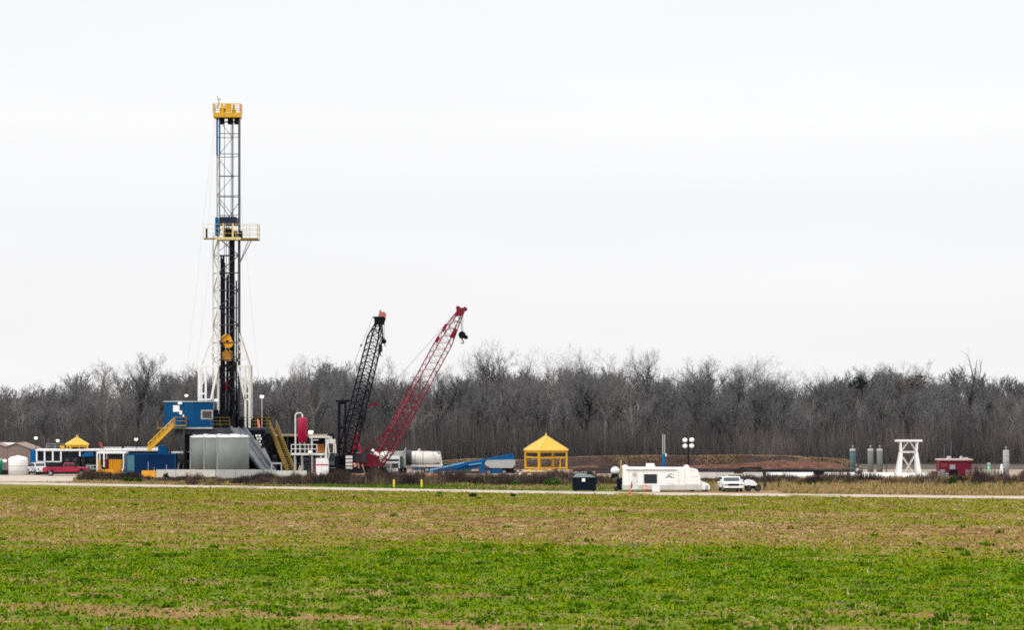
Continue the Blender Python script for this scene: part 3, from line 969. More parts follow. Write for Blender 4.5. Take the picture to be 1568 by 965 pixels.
# lower mast: four legs, left pair pale, right pair dark
zT, zM, zB = P(0, 180).z, P(0, 365).z, RFZ
LOWC = {'a': (P(325.5, 0).x, .9), 'b': (P(335.5, 0).x, -1.25), 'c': (P(366.5, 0).x, -.75), 'd': (P(357, 0).x, 1.3)}
UPC = {'a': (P(331.8, 0).x, .6), 'b': (P(337.2, 0).x, -.95), 'c': (P(366.5, 0).x, -.6), 'd': (P(355.5, 0).x, .95)}
zA = P(0, 525).z
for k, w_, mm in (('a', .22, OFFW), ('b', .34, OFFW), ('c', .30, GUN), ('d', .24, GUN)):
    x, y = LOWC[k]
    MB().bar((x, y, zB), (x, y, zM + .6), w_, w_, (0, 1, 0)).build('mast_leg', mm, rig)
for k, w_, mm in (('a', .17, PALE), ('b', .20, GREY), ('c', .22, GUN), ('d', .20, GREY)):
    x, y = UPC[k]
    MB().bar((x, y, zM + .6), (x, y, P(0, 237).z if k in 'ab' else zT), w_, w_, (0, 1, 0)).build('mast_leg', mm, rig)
for k in 'ab':
    x, y = UPC[k]
    MB().bar((x, y, P(0, 237).z), (x, y, zT), .24, .24, (0, 1, 0)).build('mast_leg', LBLUE if k == 'b' else BLUE, rig, label='blue painted top length of mast leg')
mw, md = MB(), MB()
def brace(C, z0, z1, n, sides, mb, r):
    for i in range(n + 1):
        z = z0 + (z1 - z0) * i / n
        zz = z0 + (z1 - z0) * (i + 1) / n
        for j, (a, b) in enumerate(sides):
            mb.rod((*C[a], z), (*C[b], z), r, 4)
            if i < n:
                if (i + j) % 2: mb.rod((*C[a], z), (*C[b], zz), r * .85, 4)
                else: mb.rod((*C[b], z), (*C[a], zz), r * .85, 4)
brace(LOWC, zA, zM, 6, [('a', 'b')], mw, .10)
brace(LOWC, RFZ + 5, zM, 9, [('b', 'c')], md, .085)
md.build('front_bracing', GUN, rig)
md = MB()
brace(LOWC, RFZ + 5, zM, 9, [('d', 'a')], md, .05)
md.build('bracing', GUN, rig)
md = MB()
for i_ in range(7):
    z_ = zM + .6 + (zT - zM - .6) * i_ / 6
    md.rod((*UPC['d'], z_), (*UPC['a'], z_), .05, 4).rod((*UPC['c'], z_), (*UPC['d'], z_), .05, 4)
    if i_ < 6:
        zn_ = z_ + (zT - zM - .6) / 6
        a_, b_ = ('d', 'a') if i_ % 2 else ('a', 'd')
        md.rod((*UPC[a_], z_), (*UPC[b_], zn_), .04, 4)
md.build('upper_bracing', GUN, rig)
md = MB()
for py in (205, 236, 270, 302):
    md.rod((*UPC['b'], P(0, py).z), (*UPC['c'], P(0, py).z), .055, 4)
md.rod((*UPC['b'], P(0, 310).z), (P(352, 0).x, -.8, P(0, 332).z), .05, 4).rod((*UPC['c'], P(0, 310).z), (P(352, 0).x, -.8, P(0, 332).z), .05, 4)
mu = MB()
for py in (193, 237):
    mu.rod((*UPC['a'], P(0, py).z), (*UPC['b'], P(0, py).z), .08, 4)
m = mu
brace(UPC, zM + 1, P(0, 237).z, 4, [('a', 'b')], m, .06)
m.build('upper_bracing', PALE, rig)
m = mw.build('bracing', PALE, rig, label='pale lacing between the left mast legs')
md.build('upper_bracing', GUN, rig)
m = MB()
for px_, y_, a_, b_ in ((343.5, 0, 180, 512), (350, .3, 330, 512), (354, -.1, 190, 512), (346.5, .1, 345, 512)):
    m.rod((P(px_, 0).x, y_, P(0, a_).z), (P(px_, 0).x, y_, P(0, b_).z), .045, 5)
m.build('hoist_line', DARK, rig)
m = MB()
zz = [P(0, 560).z, P(0, 600).z, P(0, 636).z]
m.tube([(P(349, 0).x, -.3, P(0, 548).z), (P(352, 0).x, -.5, zz[0]), (P(355, 0).x, -.6, zz[1]), (P(362, 0).x, -.8, zz[1] - 2), (P(368, 0).x, -.6, zz[2])], .11, 6)
m.rod((P(362.5, 0).x, -.6, RFZ), (P(362.5, 0).x, -.6, P(0, 430).z), .12, 6)
for k, (a_, b_, y_) in enumerate(((338, 341, -1.4), (344, 339, -1.7), (347, 356, -1.2), (358, 350, -1.5), (361, 365, -1.3))):
    m.tube([(P(a_, 0).x, y_, P(0, 562 - 2 * k).z), (P((a_ + b_) / 2, 0).x, y_ - .2, P(0, 585).z), (P(b_, 0).x, y_ - .1, P(0, 612).z), (P(b_ + 1.5, 0).x, y_, P(0, 640).z)], .10, 6)
m.build('standpipe_hose', BLACK, rig)
# ladder up the right leg
m = MB()
lx, ly = P(368.5, 0).x, -.75
for s_ in (-.2, .2):
    m.rod((lx, ly + s_, RFZ), (lx, ly + s_, zT), .03, 4)
z = RFZ + .3
while z < zT:
    m.rod((lx, ly - .2, z), (lx, ly + .2, z), .02, 4)
    z += .45
m.build('ladder', GUN, rig)
# white A-legs on both sides
def aleg(px_out, px_in, px_mast, py_top, py_bot, name='mast_shoe'):
    m = MB()
    zt, zb = P(0, py_top).z, P(0, py_bot).z
    xo, xi, xm = P(px_out, 0).x, P(px_in, 0).x, P(px_mast, 0).x
    sg = 1 if xi > xo else -1
    xq = xo + (xi - xo) * .36
    for y in (-1.6, 1.6):
        w = .34
        m.bar((xo, y, RFZ), (xo, y, zt), w, w, (0, 1, 0))
        m.bar((xo - sg * .2, y, zt + .15), (xi, y, zt + .15), .3, .3)
        m.bar((xo + sg * .1, y, zt + .3), (xm, y * .5, P(0, 510).z), .17, .17, (0, 1, 0))
    y = -1.62
    m.bar((xq, y, RFZ), (xq, y, zt), .30, .30, (0, 1, 0))
    m.bar((xi, y, zt), (xi - sg * 1.0, y, zb), .30, .3, (0, 1, 0))
    m.bar((xo, y, zb + .9), (xq, y, zb + .9), .26).bar((xo, y, zb), (xi - sg * 1.0, y, zb), .26)
    m.bar((xo, y - .02, zb + 1.2), (xq, y - .02, zt - 1.4), .16)
    m.bar((xo + (xi - xo) * .6, y, zt + .3), (xm, y * .5, P(0, 522).z), .13, .13, (0, 1, 0))
    for t_ in (.2, .42, .64):
        a = Vector((xo + sg * .1, y, zt + .3)).lerp(Vector((xm, y * .5, P(0, 510).z)), t_)
        m.bar(a, (xi, y * (1 - t_ * .5), a.z - .2), .10, .10)
        m.bar(a, (xi, y * (1 - t_ * .5), a.z + 1.3), .08, .08)
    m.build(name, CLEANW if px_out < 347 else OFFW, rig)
aleg(306.5, 335, 326, 563, 612)
aleg(383.5, 366.5, 367, 563, 612)
# crown block and its deck
m = MB()
xl, xr = P(328, 0).x, P(369, 0).x
m.box(xl, xr, -1.6, 1.6, zT - .05, zT + .65)
m.box(xl + .9, xl + 1.6, -.9, .9, zT + .65, zT + 1.5).box(xr - 1.3, xr - .8, -.9, .9, zT + .65, zT + 1.2)
cb = m.build('crown_block', YEL, rig)
m = MB()
rail(m, [(xl, -1.55, zT + .65), (xr, -1.55, zT + .65), (xr, 1.55, zT + .65), (xl, 1.55, zT + .65), (xl, -1.55, zT + .65)], 1.35, mid=1, r=.06)
m.box(xl + 1.2, xl + 1.5, -1.6, -1.52, zT + .65, zT + 2.0).box(xl + 1.9, xl + 2.7, -1.6, -1.55, zT + .7, zT + 1.95)
m.build('crown_rail', YEL, cb)
m = MB()
for k in range(4):
    m.lathe([(.62, -.08), (.62, .08)], (P(340 + 6 * k, 0).x, 0, zT + 1.5), 14, 'x')
m.build('sheave', YELO, cb)
m = MB()
for px_ in (340, 352, 362):
    m.box(P(px_, 0).x - .3, P(px_, 0).x + .3, -.4, .4, zT - 1.0, zT - .1)
m.box(P(338, 0).x, P(364, 0).x, -.3, -.1, zT - .75, zT - .55)
m.build('lower_sheave', DARK, cb)
m = MB()
m.bar((P(332.5, 0).x, -.4, zT + 1.4), (P(336, 0).x, -.4, P(0, 157).z), .22).bar((P(336, 0).x, -.4, P(0, 157).z), (P(333, 0).x, -.4, P(0, 147).z), .13).rod((P(333.5, 0).x, -.4, P(0, 154).z), (P(338, 0).x, -.4, P(0, 151).z), .1, 5)
m.build('gin_pole', PALE, cb)
# racking platform
zd = P(0, 365.5).z
xa, xb, xc, xd = P(314, 0).x, P(332, 0).x, P(365, 0).x, P(396, 0).x
m = MB().box(xa, xd, -2.3, -1.35, zd - .22, zd).box(xb, xd, 1.4, 2.2, zd - .22, zd).box(xc + .3, xd, -1.35, 1.4, zd - .221, zd - .02)
for k in range(5):
    m.box(xb + .6 + k * .55, xb + .75 + k * .55, -1.35, 1.4, zd - .18, zd - .04)
pb = m.build('racking_board', YELO, rig)
m = MB()
rail(m, [(xa, -2.25, zd), (xd, -2.25, zd), (xd, 2.15, zd), (xb, 2.15, zd)], 2.1, mid=2, r=.032)
m.build('racking_rail', mat('cream_yellow', (.58, .46, .20), .6, var=.2, dirt=(.25, .18, .1, .5)), pb)
m = MB()
for a, b in ((343.2, 345.2), (357.5, 360)):
    m.box(P(a, 0).x, P(b, 0).x, -2.4, -2.3, zd - .1, zd + 2.2)
m.box(xb, xc + .6, -2.45, -2.31, zd - .3, zd + .1)
m.build('racking_panel', mat('pale_yellow', (.62, .50, .24), .6, var=.15, dirt=(.3, .2, .1, .4)), pb)
m = MB().box(P(337.8, 0).x, P(363, 0).x, -1.9, 1.7, P(0, 345).z, P(0, 333).z)
m.build('wind_screen', mat('navy_screen', (.016, .022, .045), .6, var=.2), pb)
m = MB().box(P(331.5, 0).x, P(336, 0).x, -2.1, -1.2, P(0, 362).z, P(0, 334).z)
m.build('blue_panel', LBLUE, pb)
m = MB().box(P(317, 0).x, P(319.5, 0).x, -2.0, -1.6, zd, zd + 1.5).box(P(368, 0).x, P(373, 0).x, -1.9, -1.5, zd, zd + 1.1).box(P(349.5, 0).x, P(354, 0).x, -2.1, -1.7, zd, zd + 1.6).box(P(341, 0).x, P(348, 0).x, .2, .9, zd, zd + 1.7).box(P(356, 0).x, P(363, 0).x, .2, .9, zd, zd + 1.2)
m.build('racking_gear', DARK, pb)
m = MB()
for y in (-2.1, 2.0):
    m.rod((P(383, 0).x, y, zd - .2), (LOWC['c'][0], LOWC['c'][1], P(0, 406).z), .07, 5)
m.build('platform_brace', GREY, pb)
# guy lines
m = MB()
for a, b in (((329, 182, -1), (318, 362, -2)), ((326, 370, 0), (296, 600, 14)), ((329, 182, 1), (283, 596, 30)), ((368, 300, 1), (398, 600, 16))):
    m.rod(P(*a), P(*b), .008, 4)
m.build('guy_line', GREY, rig)
# V-door ramp to the catwalk
m = MB()
p0, p1 = Vector((P(368, 0).x, -4.2, RFZ - .1)), fr(410, 717, -13.5)
p1.z = .9
m.bar(p0, p1, 2.0, .16)
for s_ in (-1.0, 1.0):
    m.bar(p0 + Vector((s_, 0, .15)), p1 + Vector((s_, 0, .15)), .22, .5)
m.bar(p0 + Vector((.1, 0, .2)), p1 + Vector((.1, 0, .2)), .12, .2)
m.build('pipe_ramp', mat('ramp_grey', (.13, .135, .15), .5, var=.2, dirt=(.07, .06, .06, .5)), rig)
m = MB()
p2, p3 = fr(402, 688, -6), fr(419, 717, -9)
p3.z = .6
m.bar(p2, p3, .35, .35).bar(p2 + Vector((0, 1.5, 0)), p3 + Vector((0, 1.5, 0)), .35, .35)
m.bar(fr(351, 668, -5), fr(366, 668, -5), .2).bar(fr(377, 668, -6), fr(388, 668, -5), .2).bar(fr(377, 682, -8), fr(388, 682, -8), .25)
m.build('ramp_brace', GREY, rig)
# steep stair on the right
def stair(name, label, cat, top, bot, width, n, mm, mr, rootat):
    t = thing(name, label, cat, rootat)
    top, bot = Vector(top) - Vector(rootat), Vector(bot) - Vector(rootat)
    d = bot - top
    hor = Vector((d.x, d.y, 0)).normalized()
    side = Vector((-hor.y, hor.x, 0)) * width / 2
    m1 = MB()
    for s_ in (-1, 1):
        m1.bar(top + side * s_, bot + side * s_, .10, .42)
    m1.build('stringer', mm, t)
    m2 = MB()
    for k in range(1, n):
        c = top.lerp(bot, k / n)
        m2.bar(c - side, c + side, .28, .05)
    m2.build('tread', mr, t)
    for s_ in (-1, 1):
        m3 = MB()
        for up in (.55, 1.05):
            m3.rod(top + side * s_ + Vector((0, 0, up)), bot + side * s_ + Vector((0, 0, up)), .05, 5)
        for k in range(7):
            c = top.lerp(bot, k / 6) + side * s_
            m3.rod(c, c + Vector((0, 0, 1.05)), .04, 5)
        m3.build('handrail', mr, t)
    return t
tp = fr.o + fr(418, 652, -1.5); bt = fr.o + fr(446, 716, -4.0); bt.z = .25
tp.z = RFZ
stair('steel_stair', 'steep dull yellow stair leading down from the right end of the rig floor', 'stair', tp, bt, 1.4, 26, YELO, mat('stair_yellow', (.30, .21, .07), .6, var=.25), (tp.x, tp.y, 0))
# landing and stair on the left
tp = fr.o + fr(267, 651, -5.5); bt = fr.o + fr(227, 690, -5.5)
st = stair('steel_stair', 'bright yellow stair climbing from the tank walkway to the blue cabin', 'stair', tp, bt, 1.1, 18, YEL, YEL, (tp.x, tp.y, 0))
m = MB()
z_ = tp.z
w0 = tp.x - st.location.x
lx1 = (fr.o + fr(285, 651, -5.5)).x - st.location.x
m.box(w0, lx1, -.8, .8, z_ - .2, z_)
rail(m, [(w0, -.78, z_), (lx1, -.78, z_), (lx1, .78, z_)], 1.15, mid=1, r=.05)
m.build('landing', YELO, st)
MB().box(w0 + 1.4, w0 + 1.6, -.7, -.5, 3.3, z_ - .201).build('landing_post', GUN, st)

# pipes standing in the mast, travelling block
for i, (px_, y_, a_) in enumerate([(338.6, .1, 392), (340.2, .45, 398), (341.8, .1, 392), (343.2, .5, 402), (339.4, .85, 396), (352.0, .5, 350), (353.8, .8, 350), (355.4, .5, 352), (348.2, .9, 420), (346.9, .55, 424)]):
    m = MB().lathe([(.13, 0), (.13, 9), (.16, 9.1), (.16, 9.5), (.13, 9.6), (.13, 18), (.16, 18.1), (.16, 18.5), (.13, 18.6), (.13, P(0, a_).z - RFZ)], n=8)
    o = m.build('drill_pipe', DARK)
    o.location = (fr.o.x + P(px_, 0).x, fr.o.y + y_, RFZ)
    tag(o, 'dark length of drill pipe stood upright inside the rig mast', 'drill pipe', 'drill pipes racked in the mast')
tb = thing('travelling_block', 'orange travelling block and drive hanging inside the rig mast', 'hoist block', fr.o + Vector((P(349.5, 0).x, -.55, P(0, 553).z)))
zz = lambda py: P(0, py).z - P(0, 553).z
MB().lathe([(.5, -.32), (.8, -.3), (.8, .3), (.5, .32)], (-.25, 0, zz(520)), 18, 'y').lathe([(.5, -.32), (.72, -.3), (.72, .3), (.5, .32)], (.1, 0, zz(526)), 18, 'y').build('sheave_housing', ORNG, tb)
MB().box(-.5, .5, -.45, .45, 0, zz(537)).box(-.85, -.5, -.3, .3, .2, zz(539)).box(.5, .7, -.25, .25, .4, zz(538)).build('drive_body', mat('dull_orange', (.36, .17, .02), .6, var=.3, dirt=(.06, .04, .03, .6)), tb)
MB().rod((0, 0, zz(537)), (0, 0, zz(530)), .2, 8).rod((0, 0, 0), (0, 0, zz(570)), .22, 8).rod((0, 0, zz(570)), (0, 0, zz(632)), .09, 8).build('hook_shank', DARK, tb)
MB().rod((-.2, 0, zz(585)), (-.2, 0, zz(598)), .22, 8).build('elevator_clamp', DRED, tb)

# blue driller's cabin on the rig floor
ca = fr(252, 651, -3); cc = fr(295, 651, -4.8); cd_ = fr(327, 651, -3.6)
zt = fr(0, 616, -4).z
cabin = thing('rig_cabin', 'blue flat roofed steel cabin with white signs on the rig floor', 'cabin', fr.o + Vector((cc.x, cc.y, RFZ)))
o_ = Vector((cc.x, cc.y, RFZ))
A, B, D = [Vector((q.x - o_.x, q.y - o_.y, 0)) for q in (ca, cc, cd_)]
E = Vector((D.x, 1.2, 0)); G = Vector((A.x, 1.6, 0))
H_ = zt - RFZ
m = MB()
ring = [A, B, D, E, G]
m.poly([q + Vector((0, 0, .06)) for q in ring] + [q + Vector((0, 0, H_)) for q in ring], [tuple(range(5)), tuple(range(9, 4, -1))] + [(i, (i + 1) % 5, 5 + (i + 1) % 5, 5 + i) for i in range(5)])
for q, r_ in ((A, B), (B, D)):              # pressed ribs of the steel sheet
    nrm = Vector((r_.y - q.y, -(r_.x - q.x), 0)).normalized()
    n = int((r_ - q).length / .45)
    for k in range(1, n):
        c = q.lerp(r_, k / n) + nrm * .012
        m.bar(c + Vector((0, 0, .25)), c + Vector((0, 0, H_ - .25)), .09, .025, nrm)
m.build('wall', BLUE, cabin)
m = MB()
ring2 = [A + Vector((-.12, -.12, 0)), B + Vector((0, -.15, 0)), D + Vector((.12, -.1, 0)), E + Vector((.1, .1, 0)), G + Vector((-.1, .1, 0))]
m.poly([q + Vector((0, 0, H_ + .002)) for q in ring2] + [q + Vector((0, 0, H_ + .16)) for q in ring2], [tuple(range(5)), tuple(range(9, 4, -1))] + [(i, (i + 1) % 5, 5 + (i + 1) % 5, 5 + i) for i in range(5)])
m.build('roof', PALE, cabin)
def onwall(q, r_, pa, pb, pya, pyb, name, mm, out, parent=cabin, thick=.05):
    """a plate fixed to the wall q-r between photo columns and rows"""
    ta = lambda px: (fr(px, 0, -4).x - o_.x - q.x) / (r_.x - q.x)
    nrm = Vector((r_.y - q.y, -(r_.x - q.x), 0)).normalized()
    a, b = q.lerp(r_, ta(pa)), q.lerp(r_, ta(pb))
    z0, z1 = fr(0, pyb, -4).z - RFZ, fr(0, pya, -4).z - RFZ
    vs = []
    for off in (out - thick, out):
        for c, z in ((a, z0), (b, z0), (b, z1), (a, z1)):
            vs.append(c + nrm * off + Vector((0, 0, z)))
    return MB().poly(vs, [(0, 3, 2, 1), (4, 5, 6, 7), (0, 1, 5, 4), (1, 2, 6, 5), (2, 3, 7, 6), (3, 0, 4, 7)]).build(name, mm, parent)
onwall(A, B, 264.8, 275, 621, 631, 'sign', CLEANW, .06)
onwall(A, B, 274.8, 279, 629, 635, 'sign', CLEANW, .05)
onwall(A, B, 280, 282.5, 635.5, 638.5, 'sign', CLEANW, .05)
onwall(A, B, 274, 280, 615.5, 619.5, 'roof_lamp', CLEANW, .35, thick=.3)
wf = onwall(B, D, 308, 325.5, 628, 642.5, 'window', PALE, .07)
onwall(B, D, 310, 323.5, 630, 640.5, 'pane', BROWNGL, .085, wf)
onwall(A, B, 279, 285, 636, 650, 'door', DBLUE, .045)
m = MB().box(A.x - .9, A.x - .02, -.2, 1.4, -.12, 0)
rail(m, [(A.x - .88, -.18, 0), (A.x - .88, 1.35, 0)], 1.0, r=.04)
m.build('side_balcony', YELO, cabin)
m = MB().box(A.x, D.x, -.3, 1.2, -.14, .058)
m.build('base_frame', PALE, cabin)

lamp(285.5, 606, DR - 2, zt + .15, 'lit lamp on a short pole above the blue cabin roof', .24)
lamp(331, 613, DR - 3, RFZ, 'lit lamp at the foot of the left white mast leg', .22)
lamp(401, 607.5, DR - 3, RFZ, 'lit lamp on a pale pole at the right end of the rig floor', .30)
# flags and checker bucket by the ramp
m = MB().poly([fr(393.5, 641, -4.6), fr(396.5, 643, -4.6), fr(398.5, 655, -4.7), fr(394.8, 655, -4.6), fr(393.5, 641, -4.5), fr(396.5, 643, -4.5), fr(398.5, 655, -4.6), fr(394.8, 655, -4.5)], [(0, 1, 2, 3), (7, 6, 5, 4), (0, 4, 5, 1), (1, 5, 6, 2), (2, 6, 7, 3), (3, 7, 4, 0)])
o = m.build('warning_flag', mat('salmon_cloth', (.70, .20, .13), .8, var=.1))
o.location = fr.o
tag(o, 'salmon red cloth hanging from the rig floor rail', 'flag')
m = MB()
t = thing('tyre_fender', 'black and white chequered block under the right end of the rig floor', 'block', fr.o + fr(396, 690, -4.4))
q = lambda px, py: fr(px, py, -4.4) - fr(396, 690, -4.4)
MB().box(q(391.5, 0).x, q(401, 0).x, -.3, .5, q(0, 690).z, q(0, 664).z).build('panel', BLACK, t)
m = MB()
for i in range(5):
    for j in range(2):
        c = q(393.7 + 4.6 * j + (1.0 if i % 2 else -.6), 667.5 + 4.6 * i)
        m.box(c.x - .16, c.x + .16, -.34, -.302, c.z - .16, c.z + .16)
m.build('white_check', CLEANW, t)

# ================================================================== silos
for (px_, d_, lab) in ((357.3, 426.4, 'grey steel tank nearest the rig ramp, in front of the other two'), (337.2, 431.6, 'grey steel tank half hidden in the middle of the three'), (316.2, 436.8, 'grey steel tank farthest left of the three, under the blue cabin')):
    f_ = Fr(px_, d_)
    h = CAM_H - (668.5 - HORIZ) * d_ / F
    r_ = 24.0 * d_ / F
    t = thing('storage_tank', lab, 'tank', f_.o, 0, 'three grey tanks before the rig')
    m = MB().lathe([(r_, 0), (r_, h)], n=40)
    m.build('shell', GALVS[int((d_ - 426) // 5)], t, True)
    MB().lathe([(r_ + .05, h - .16), (r_ + .06, h + .02), (r_ - .02, h + .06), (r_ * .2, h + .30), (.3, h + .34)], n=40).build('lid', CLEANW, t)
    m = MB()
    for k in range(7):
        a = 2 * PI * k / 7
        m.box(math.cos(a) * r_ * .85 - .12, math.cos(a) * r_ * .85 + .12, math.sin(a) * r_ * .85 - .12, math.sin(a) * r_ * .85 + .12, h, h + .30)
    m.build('lid_lug', PALE, t)
    a = PI * 1.08
    MB().rod((math.cos(a) * (r_ + .06), math.sin(a) * (r_ + .06), 0), (math.cos(a) * (r_ + .06), math.sin(a) * (r_ + .06), h + .1), .09, 8).build('down_pipe', PALE, t)

# ================================================================== containment wall along the pad
def wallseg(pa, pb, pyt, d, mm, label, name='barrier_wall', group='containment walls along the pad', nseg=None):
    xa, xb = (pa - 784) * d / F, (pb - 784) * d / F
    h = CAM_H - (pyt - HORIZ) * d / F
    L = xb - xa
    t = thing(name, label, 'barrier', ((xa + xb) / 2, d, 0), 0, group)
    n = nseg or max(1, round(L / 3.1))
    m = MB()
    for k in range(n):
        a, b = -L / 2 + L * k / n + .02, -L / 2 + L * (k + 1) / n - .02
        hh = h * (1 - .03 * rnd.random())
        m.poly([(a, -.35, 0), (b, -.35, 0), (b, -.14, hh), (a, -.14, hh), (a, .35, 0), (b, .35, 0), (b, .14, hh), (a, .14, hh)], [(0, 1, 2, 3), (5, 4, 7, 6), (3, 2, 6, 7), (0, 3, 7, 4), (1, 5, 6, 2), (0, 4, 5, 1)])
    m.build('wall_panel', mm, t)
    MB().box(-L / 2, L / 2, -.42, .42, -.05, .12).build('footing', GREYC, t)
    return t
wallseg(217, 239, 721, 420.5, ORNG, 'short yellow barrier panel in front of the blue container')
wallseg(239.3, 330, 719.5, 420.5, CONC, 'pale barrier wall below the left grey tanks')
wallseg(330.3, 423, 719.5, 420.5, GREYC, 'greyish barrier wall below the rig ramp')
wallseg(423.3, 470, 721.0, 420.5, CONC, 'pale barrier wall at the foot of the steep yellow stair')
wallseg(870, 911, 722.5, 422, CONC, 'white barrier block right behind the dark dumpster')
wallseg(1070, 1124, 723.5, 421, CONC, 'white barrier wall between motorhome and white pickup')
wallseg(1138, 1168, 723.5, 421, CONC, 'white barrier wall right behind the white pickup')
t = wallseg(1172, 1246, 723.5, 423, CLEANW, 'long slim white barrier right of the dark wooden frame')
wallseg(1262, 1309, 723.5, 421, CLEANW, 'white barrier wall below the green cylinder')
wallseg(1320, 1369, 723.5, 421, CLEANW, 'white barrier wall below the paired grey cylinders')
wallseg(1374, 1428, 724.5, 422, CLEANW, 'white barrier wall around the foot of the white tower')
# ================================================================== vehicles
def wheel(parent, x, y, r=.40, w=.26, mm=RIM):
    t = MB().lathe([(r * .62, -w / 2), (r * .95, -w / 2), (r, -w * .3), (r, w * .3), (r * .95, w / 2), (r * .62, w / 2)], (x, y, r), 20, 'y').build('tyre', RUBBER, parent)
    s_ = -1 if y < 0 else 1
    MB().lathe([(r * .60, -w * .42), (r * .60, w * .42)], (x, y + s_ * .03, r), 14, 'y').lathe([(r * .2, -w * .5), (r * .2, w * .5)], (x, y + s_ * .03, r), 8, 'y').build('rim', mm, t)
    return t
def arch(cx, r, z0, n=8):
    return [(cx - r * math.cos(PI * k / n), z0 + r * math.sin(PI * k / n)) for k in range(n + 1)]
def pickup(name, label, paint, loc, rz, bed=True, L=5.9, cat='pickup truck', trim=None, group=None, wid=.98, rise=0):
    """+x is the nose"""
    t = thing(name, label, cat, loc, rz, group)
    trim = trim or PALE
    x0, x1 = -L / 2, L / 2
    wr, wf = x0 + 1.15, x1 - 1.0
    z0, zb = .52 + rise, 1.18 + rise
    zf = zb - .02
    out = [(x0, z0)] + [(x, z) for x, z in arch(wr, .50, z0)] + [(x, z) for x, z in arch(wf, .50, z0)] + [(x1 - .05, z0), (x1, z0 + .25), (x1 - .03, zb - .18), (x1 - .18, zb - .05)]
    cw, cr_ = x1 - 1.62, x1 - 2.25           # windscreen foot, roof front
    if bed:
        cb_ = x1 - 3.85                     # back of the cab
        out2 = out + [(cw, zb + .06), (cb_, zb + .02), (cb_ - .05, zb - .35), (x0, zb - .35)]
    else:
        cb_ = x0 + .25
        out2 = out + [(cw, zb + .06), (x0 + .05, zb + .02)]
    b = MB().prism(out2, -wid, wid)
    if bed:
        for s_ in (-1, 1):
            b.box(x0 + .06, cb_ - .06, s_ * wid - (.14 if s_ > 0 else 0), s_ * wid + (.14 if s_ < 0 else 0), zb - .352, zb)
    ztop = zb + .66
    hw = wid - .13
    roof = [(cw, zb + .05), (cr_, ztop - .03), (cr_ - .3, ztop), (cb_ + .25, ztop), (cb_ + (.0 if bed else .12), zb + .02)]
    b.prism(roof, -hw, hw)
    b.build('body', paint, t)
    if bed:
        MB().box(x0, x0 + .06, -wid + .02, wid - .02, zb - .36, zb - .005).build('tailgate', paint, t)
    # glass, set a little proud of the cab
    dz = .60
    if bed:
        wins = [[(cw - .12, zb + .12), (cr_ - .05, ztop - .10), (cr_ - .70, ztop - .10), (cr_ - .70, zb + .12)], [(cr_ - .80, zb + .12), (cr_ - .80, ztop - .10), (cb_ + .30, ztop - .10), (cb_ + .14, zb + .12)]]
    else:
        wins = [[(cw - .12, zb + .12), (cr_ - .05, ztop - .10), (cr_ - .75, ztop - .10), (cr_ - .75, zb + .12)], [(cr_ - .85, zb + .12), (cr_ - .85, ztop - .10), (cr_ - 1.7, ztop - .10), (cr_ - 1.7, zb + .12)],
                [(cr_ - 1.8, zb + .12), (cr_ - 1.8, ztop - .10), (cb_ + .5, ztop - .10), (cb_ + .4, zb + .12)]]
    for w_ in wins:
        for s_ in (-1, 1):
            MB().prism(w_, s_ * (hw - .01), s_ * (hw + .012)).build('side_window', GLASS, t)
    def pane(xa, za, xb, zb_, hw_, name, off):
        n = Vector((zb_ - za, 0, -(xb - xa))).normalized() * off
        m = MB().poly([Vector((xa, -hw_, za)) + n, Vector((xa, hw_, za)) + n, Vector((xb, hw_ * .94, zb_)) + n, Vector((xb, -hw_ * .94, zb_)) + n,
                       Vector((xa, -hw_, za)), Vector((xa, hw_, za)), Vector((xb, hw_ * .94, zb_)), Vector((xb, -hw_ * .94, zb_))],
                      [(0, 1, 2, 3), (7, 6, 5, 4), (0, 4, 5, 1), (1, 5, 6, 2), (2, 6, 7, 3), (3, 7, 4, 0)])
        return m.build(name, GLASS, t)
    pane(cw - .05, zb + .11, cr_ + .05, ztop - .09, hw - .08, 'windscreen', .02)
    if bed:
        pane(cb_ + .05, zb + .13, cb_ + .2, ztop - .10, hw - .12, 'rear_window', -.03)
    else:
        pane(cb_ + .16, zb + .13, cb_ + .22, ztop - .12, hw - .12, 'rear_window', -.04)
    for x in (wr, wf):
        for s_ in (-1, 1):
            wheel(t, x, s_ * (wid - .15))
    MB().box(x1 - .06, x1 + .14, -wid + .03, wid - .03, z0 - .02, z0 + .22).build('front_bumper', trim, t)
    MB().box(x0 - .16, x0 - .002, -wid + .04, wid - .04, z0 - .02, z0 + .20).build('rear_bumper', trim, t)
    MB().box(x1 - .04, x1 + .03, -wid * .54, wid * .54, z0 + .24, zb - .13).build('grille', DARK, t)
    for s_ in (-1, 1):
        MB().box(x1 - .10, x1 + .02, s_ * wid * .58, s_ * wid * .95, z0 + .30, zb - .16).build('headlight', HEADL, t)
        MB().box(x0 - .02, x0 + .10, s_ * (wid - .16), s_ * (wid + .01), z0 + .30, zb - .08).build('tail_light', REDL, t)
        MB().box(cw - .35, cw - .12, s_ * (hw + .05), s_ * (hw + .32), zb + .10, zb + .34).build('side_mirror', paint if trim is not PALE else BLACK, t)
    MB().box(x0 + .3, x1 - .1, -wid + .12, wid - .12, .22 + rise, z0 + .01).build('chassis', RUBBER, t)
    return t

